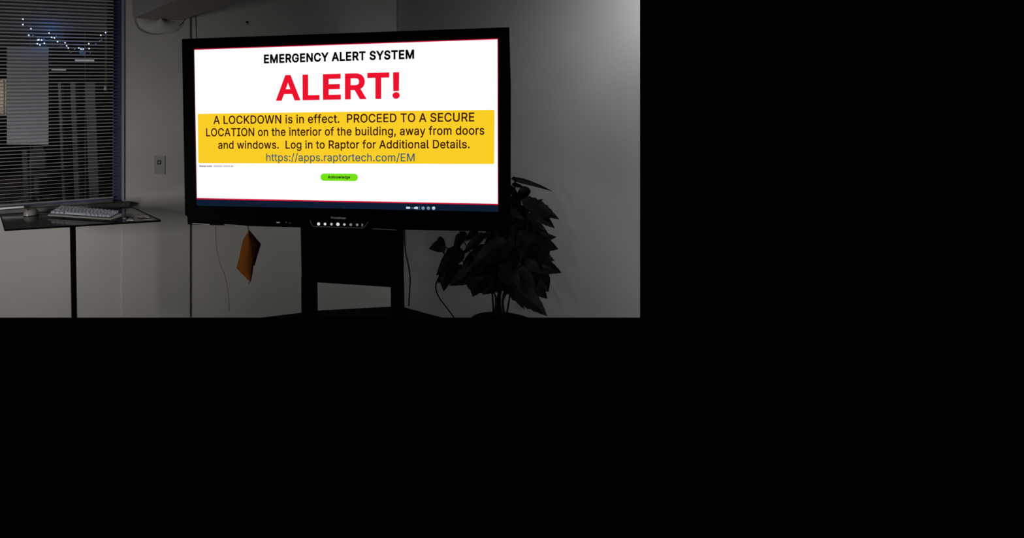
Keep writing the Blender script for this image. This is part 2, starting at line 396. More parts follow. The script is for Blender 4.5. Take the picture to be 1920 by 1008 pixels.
c = [cy(-57, 213, 5.5), cy(9, 213, 5.5), cy(9, 151, 5.5), cy(-57, 151, 5.5)]
obj('door', MB().prism([p - V((0, .004, 0)) for p in c], (0, -.016, 0)), M_['warm'], cb, bevel=.003)
# corridor chair with a coat-like back, pale
ch = thing('office_chair', 'pale office chair in the corridor seen through the blind below the paper', 'chair', cy(62, 400, 5.2))
c = [cy(x, y, 5.2) for x, y in ((54, 315), (84, 318), (86, 290), (80, 276), (62, 275), (56, 288))]
obj('backrest', MB().prism(c, (0, .05, 0)), M_['postd'], ch, bevel=.008)
c = [cy(x, y, 5.0) for x, y in ((50, 330), (88, 332), (88, 324), (50, 322))]
obj('seat', MB().prism(c, (0, .4, 0)), M_['postd'], ch, bevel=.01)
obj('post', MB().tube([cy(69, 330, 5.25), cy(69, 366, 5.25)], .025, 10), M_['postd'], ch)
for k in range(5):
    a = k * 1.257 + .3; p = cy(69, 366, 5.25); obj('leg', MB().tube([p, p + V((math.cos(a) * .22, math.sin(a) * .22, -.05))], [.02, .012], 8), M_['postd'], ch)
c = [cy(x, y, 5.6) for x, y in ((40, 352), (50, 352), (50, 280), (40, 280))]
c[0].z = c[1].z = .001; c[0].x = c[3].x; c[1].x = c[2].x
tag(obj('corridor_box', MB().prism(c, (0, .2, 0)), M_['postd'], bevel=.01), 'narrow pale upright carton in the corridor left of the office chair', 'box')
c = [cy(x, y, 5.8) for x, y in ((-60, 400), (44, 396), (44, 338), (-60, 334))]
tag(obj('corridor_cabinet', MB().prism(c, (0, .4, 0)), pm('dim_cabinet', (.045, .033, .028), .8, var=.1), bevel=.01), 'low brownish cabinet in the corridor at far left behind the blind', 'cabinet')
area('fill_corridor', (-4.4, 4.6, 2.7), (-3.4, 6.4, 1.4), .5, 3.0, (1, .98, .94))  # unseen fill over the corridor, added besides the tube lights

# ---------------------------------------------------------------- glass side table
ZT = 1.01
def tz(px, py, dz=0.0): return atZ(px, py, ZT + dz)
tb = thing('side_table', 'small table with a smoked glass top on one black pole in front of the window', 'table', tz(150, 418, 0) + V((0, 0, -.9)))
fl, fr_, brr = tz(8, 430), tz(303, 412.5), tz(249, 388)
bll = fl + (brr - fr_)
def rounded(c, rad=.03, n=5):
    out = []
    for i in range(len(c)):
        p0, p, p1 = c[i - 1], c[i], c[(i + 1) % len(c)]
        a = p + (p0 - p).normalized() * rad; b_ = p + (p1 - p).normalized() * rad
        for k in range(n + 1):
            t = k / n; out.append((a * (1 - t) + p * t) * (1 - t) + (p * (1 - t) + b_ * t) * t)
    return out
rc = rounded([fl, fr_, brr, bll], .018)
obj('glass_top', MB().prism([p - V((0, 0, .002)) for p in rc], (0, 0, -.0035)), M_['smoked'], tb)
cen = sum(rc, V()) / len(rc)
# dark rim round the glass
q = MB(); n = len(rc); i0 = 0
for k in range(n):
    p, p2 = rc[k], rc[(k + 1) % n]; i_, i2 = cen + (p - cen) * .985, cen + (p2 - cen) * .985
    q.hexa([p - V((0, 0, .009)), p2 - V((0, 0, .009)), i2 - V((0, 0, .009)), i_ - V((0, 0, .009))], [p, p2, i2, i_])
obj('rim', q, M_['blackm'], tb, weld=True)
pt, pbm = atY(136.3, 421, 2.93), atY(139.3, YB, 2.93)
obj('pole', MB().tube([pt, pbm], .0148, 20), M_['blackm'], tb)
hub = V((pt.x, pt.y, ZT - .0095))
obj('mounting_plate', MB().lathe([(0, 0), (.028, 0), (.028, -.003), (.018, -.005), (0, -.005)], 24, Matrix.Translation(hub)), M_['blackm'], tb)

# keyboard
KF, KB_ = .020, .045
k0, k1, k2, k3 = tz(89, 400.5, KF), tz(207.5, 408, KF), tz(229, 398, KB_), tz(113, 387, KB_)
kb = thing('keyboard', 'white computer keyboard with pale keycaps on the glass table', 'keyboard', (k0 + k1) / 2 - V((0, 0, KF)))
base = [k0, k1, k2, k3]
low = [V((p.x, p.y, ZT + .006 if i < 2 else ZT + .022)) for i, p in enumerate(base)]
def kp(u, v, h=0):
    p = (k0 * (1 - u) + k1 * u) * (1 - v) + (k3 * (1 - u) + k2 * u) * v; return p + V((0, 0, h))
obj('shell', MB().hexa(low, [p - V((0, 0, .006)) for p in base]), M_['kbase'], kb, bevel=.004)
obj('key_deck', MB().hexa([kp(.03, .08, -.006), kp(.97, .08, -.006), kp(.97, .96, -.006), kp(.03, .96, -.006)], [kp(.03, .08, -.002), kp(.97, .08, -.002), kp(.97, .96, -.002), kp(.03, .96, -.002)]), M_['kdark'], kb)
km = {}
rows = [[1] * 16, [1] * 13 + [2, 1], [1.5] + [1] * 12 + [1.5, 1], [1.75] + [1] * 11 + [2.25, 1], [2.25] + [1] * 10 + [1.75, 1, 1], [1.25, 1.25, 1.25, 6.25, 1, 1, 1, 1, 1, 1]]
nR = len(rows)
for ri, rw in enumerate(rows):
    v1 = .96 - ri * .88 / nR; v0 = v1 - .88 / nR + .012; x = 0; tot = sum(rw)
    for wk in rw:
        u0 = .03 + .94 * x / tot + .002; u1 = .03 + .94 * (x + wk) / tot - .002; x += wk
        key = (round(wk / tot, 4), 0)
        pc = kp((u0 + u1) / 2, (v0 + v1) / 2, 0)
        if key not in km:
            dz = V((0, 0, .0125))
            bt = [kp(u0, v0, -.001), kp(u1, v0, -.001), kp(u1, v1, -.001), kp(u0, v1, -.001)]
            cc = sum(bt, V()) / 4; tt = [cc + (p - cc) * .84 + dz for p in bt]
            o = obj('key', MB().hexa([p - pc for p in bt], [p - pc for p in tt]), M_['key'], kb, local=True, bevel=.0012, seg=1); km[key] = o
        else:
            o = km[key].copy(); COL.objects.link(o); o.parent = kb
        o.location = pc - kb.location
for uu in (.08, .92):
    a = kp(uu, .9, -.02); obj('foot', MB().box(a.x - .008, a.x + .008, a.y - .004, a.y + .004, ZT + .0005, a.z), M_['kdark'], kb)
# mouse
mc = tz(58.5, 402.5); ms = thing('computer_mouse', 'beige rounded computer mouse on the glass table left of the keyboard', 'mouse', mc)
rows = []
for i in range(13):
    a = math.pi / 2 * i / 12; rows.append([mc + V((math.cos(b2) * .040 * math.cos(a) ** .6 * (1 + .05 * math.sin(b2)), math.sin(b2) * .056 * math.cos(a) ** .6, .0015 + .037 * math.sin(a) ** .9)) for b2 in [2 * math.pi * k / 24 for k in range(25)]])
obj('mouse_shell', MB().grid(rows), M_['mouse'], ms, weld=True)
obj('mouse_base', MB().lathe([(0, 0), (.036, 0), (.039, .002), (.0, .002)], 24, Matrix.Translation(mc) @ Matrix.Diagonal((1, 1.4, 1, 1))), M_['kdark'], ms)
a = mc + V((0, -.030, .0345)); obj('scroll_wheel', MB().tube([a + V((-.004, 0, 0)), a + V((.004, 0, 0))], .006, 12), M_['kdark'], ms)
# small scraps on the table
def scrap(name, pts, h, label):
    p = [tz(x, y) + V((0, 0, .0005)) for x, y in pts]; c_ = sum(p, V()) / len(p)
    t = [c_ + (v - c_) * .8 + V((random.uniform(-.002, .002), 0, h * random.uniform(.7, 1.2))) for v in p]
    return tag(obj(name, MB().hexa(p, t), M_['scrap'], bevel=.001, seg=1), label, 'scrap', 'small pale scraps on the glass table')
scrap('crumpled_wrapper', ((231, 405.5), (240, 407), (250, 407), (251, 404.5), (244, 403), (234, 403.5)), .012, 'pale crumpled wrapper on the table just right of the keyboard')
scrap('paper_scrap', ((229, 409), (234, 412), (237, 411), (233, 408)), .006, 'tiny pale scrap at the keyboard corner on the glass table')
scrap('paper_scrap', ((236, 414), (251, 414.3), (252, 411.5), (244, 409.5), (240, 412)), .008, 'pale paper scrap at the table front edge below the crumpled wrapper')
scrap('paper_strip', ((257, 407), (264, 408.5), (272, 407.5), (281, 409.5), (284, 407.5), (275, 405), (262, 404.8)), .006, 'longer white curled strip near the right corner of the glass table')
scrap('paper_strip', ((268, 413), (287, 413), (287, 411), (269, 411)), .004, 'short white straight strip at the right front edge of the glass table')

# ---------------------------------------------------------------- interactive display on its stand
Rc = Matrix(((.98455284, -.0040588, -.17504067), (.00154095, -.99949169, .03184332), (-.17508094, -.03162116, -.98404612)))
tc_ = V((-.686478384, .261143336, 2.94541988)); SW, SH = 1.59926, .86
cols = [c2w(V((Rc[0][k], Rc[1][k], Rc[2][k]))) for k in range(3)]
orig = CAMLOC + c2w(tc_)
MD = Matrix(((cols[0].x, cols[1].x, cols[2].x, orig.x), (cols[0].y, cols[1].y, cols[2].y, orig.y), (cols[0].z, cols[1].z, cols[2].z, orig.z), (0, 0, 0, 1)))
MDi = MD.inverted(); ND = cols[2]
def D(px, py, z=0.0):                       # pixel -> display-local point on the plane local z
    p = MDi @ onplane(px, py, orig + ND * z, ND); p.z = z; return p
dp = thing('interactive_display', 'large black interactive display showing a red emergency alert, on a black stand', 'display', M=MD)
def dobj(name, mb, mat, par=None, **k): return obj(name, mb, mat, par or dp, local=True, **k)
# housing behind the bezel
hz = .012
out = [D(341, 73, hz), D(955, 51, hz), D(956.5, 112, hz), D(958, 160, hz), D(957.5, 434, hz), D(690, 429.5, hz), D(352, 420.5, hz), D(351, 405, hz), D(347, 403, hz)]
inn_ = [D(362.6, 91.3, hz), D(934.5, 71.3, hz), D(935, 397.5, hz), D(367.3, 386, hz)]
def bezel():
    q = MB()
    o4 = [out[0], out[1], out[4], out[6]]
    # four mitred bars as one frame
    def bar(a, b_, c_, d_): q.hexa([V((p.x, p.y, -.02)) for p in (a, b_, c_, d_)], [V((p.x, p.y, hz)) for p in (a, b_, c_, d_)])
    def poly(ps): q.hexa([V((p.x, p.y, -.02)) for p in ps], [V((p.x, p.y, hz)) for p in ps])
    poly([out[0], out[1], inn_[1], inn_[0]])
    poly([out[1], out[2], out[3], out[4], inn_[2], inn_[1]])
    poly([out[4], out[5], out[6], inn_[3], inn_[2]])
    poly([out[6], out[7], out[8], out[0], inn_[0], inn_[3]])
    return q
dobj('bezel', bezel(), M_['black'])
ob = [V((p.x, p.y, -.0201)) for p in (out[0], out[1], out[4], out[6])]; oc = sum(ob, V()) / 4
dobj('housing', MB().hexa([V((oc.x + (p.x - oc.x) * .93, oc.y + (p.y - oc.y) * .93, -.09)) for p in ob], ob), M_['black'])
# screen: lit panel of the page, with its flat print as sub-parts
white = em('screen_white', (255, 255, 255), 1.0); red = em('screen_red', (235, 18, 45)); bord = em('screen_border_red', (205, 22, 58))
yel = em('screen_yellow', (250, 206, 38)); ink = em('screen_black', (2, 2, 2)); dink = em('screen_dark_brown', (52, 14, 8)); blu = em('screen_link_blue', (62, 92, 108))
grn = em('screen_green', (118, 224, 22)); dgr = em('screen_dark_green', (8, 40, 8)); nav = em('screen_navy', (14, 28, 50)); icon = em('screen_icon', (190, 208, 225)); icond = em('screen_icon_dim', (118, 140, 160)); gry = em('screen_grey', (120, 120, 125)); gry2 = em('screen_dark_grey', (70, 70, 82))
sp = [D(362.5, 91, 0), D(934.8, 71, 0), D(935.3, 398, 0), D(367, 386.4, 0)]
screen = dobj('screen', MB().hexa([V((p.x, p.y, -.006)) for p in reversed(sp)], [V((p.x, p.y, 0)) for p in reversed(sp)]), ink)
def flat(name, pts, mat, z, par=None):
    ps = [D(x, y, 0) for x, y in pts]
    return dobj(name, MB().hexa([V((p.x, p.y, z - .0006)) for p in ps], [V((p.x, p.y, z)) for p in ps]), mat, par or screen)
flat('page_border', [(362.6, 91.2), (934.8, 71.3), (935.3, 384.2), (367, 373.4)], bord, .0004)
flat('page', [(364.6, 93.6), (932.6, 73.9), (933.3, 381.8), (369.4, 370.8)], white, .0008)
flat('taskbar', [(367.2, 373.8), (934.4, 384.6), (934.6, 396.8), (367.5, 385.3)], nav, .0008)
def rrect(name, l, rr_, t, b_, rad, mat, z):
    q = MB(); pts = []
    for cx_, cy_, a0 in ((rr_ - rad, t - rad, 0), (l + rad, t - rad, 90), (l + rad, b_ + rad, 180), (rr_ - rad, b_ + rad, 270)):
        for k in range(7):
            a = math.radians(a0 + 15 * k); pts.append(V((cx_ + rad * math.cos(a), cy_ + rad * math.sin(a), 0)))
    return dobj(name, q.hexa([p + V((0, 0, z - .0006)) for p in pts], [p + V((0, 0, z)) for p in pts]), mat, screen)
ytl, ytr, ybl, ybr = D(371, 212.5), D(926.5, 206.7), D(372, 304), D(927, 309)
rrect('message_box', (ytl.x + ybl.x) / 2, (ytr.x + ybr.x) / 2, (ytl.y + ytr.y) / 2, (ybl.y + ybr.y) / 2, .006, yel, .0016)
gl, gr_, gt, gb = D(601, 332), D(671, 332.5), D(636, 325.3), D(636, 339)
rrect('acknowledge_button', gl.x, gr_.x, gt.y, gb.y, (gt.y - gb.y) / 2 - .0005, grn, .0016)
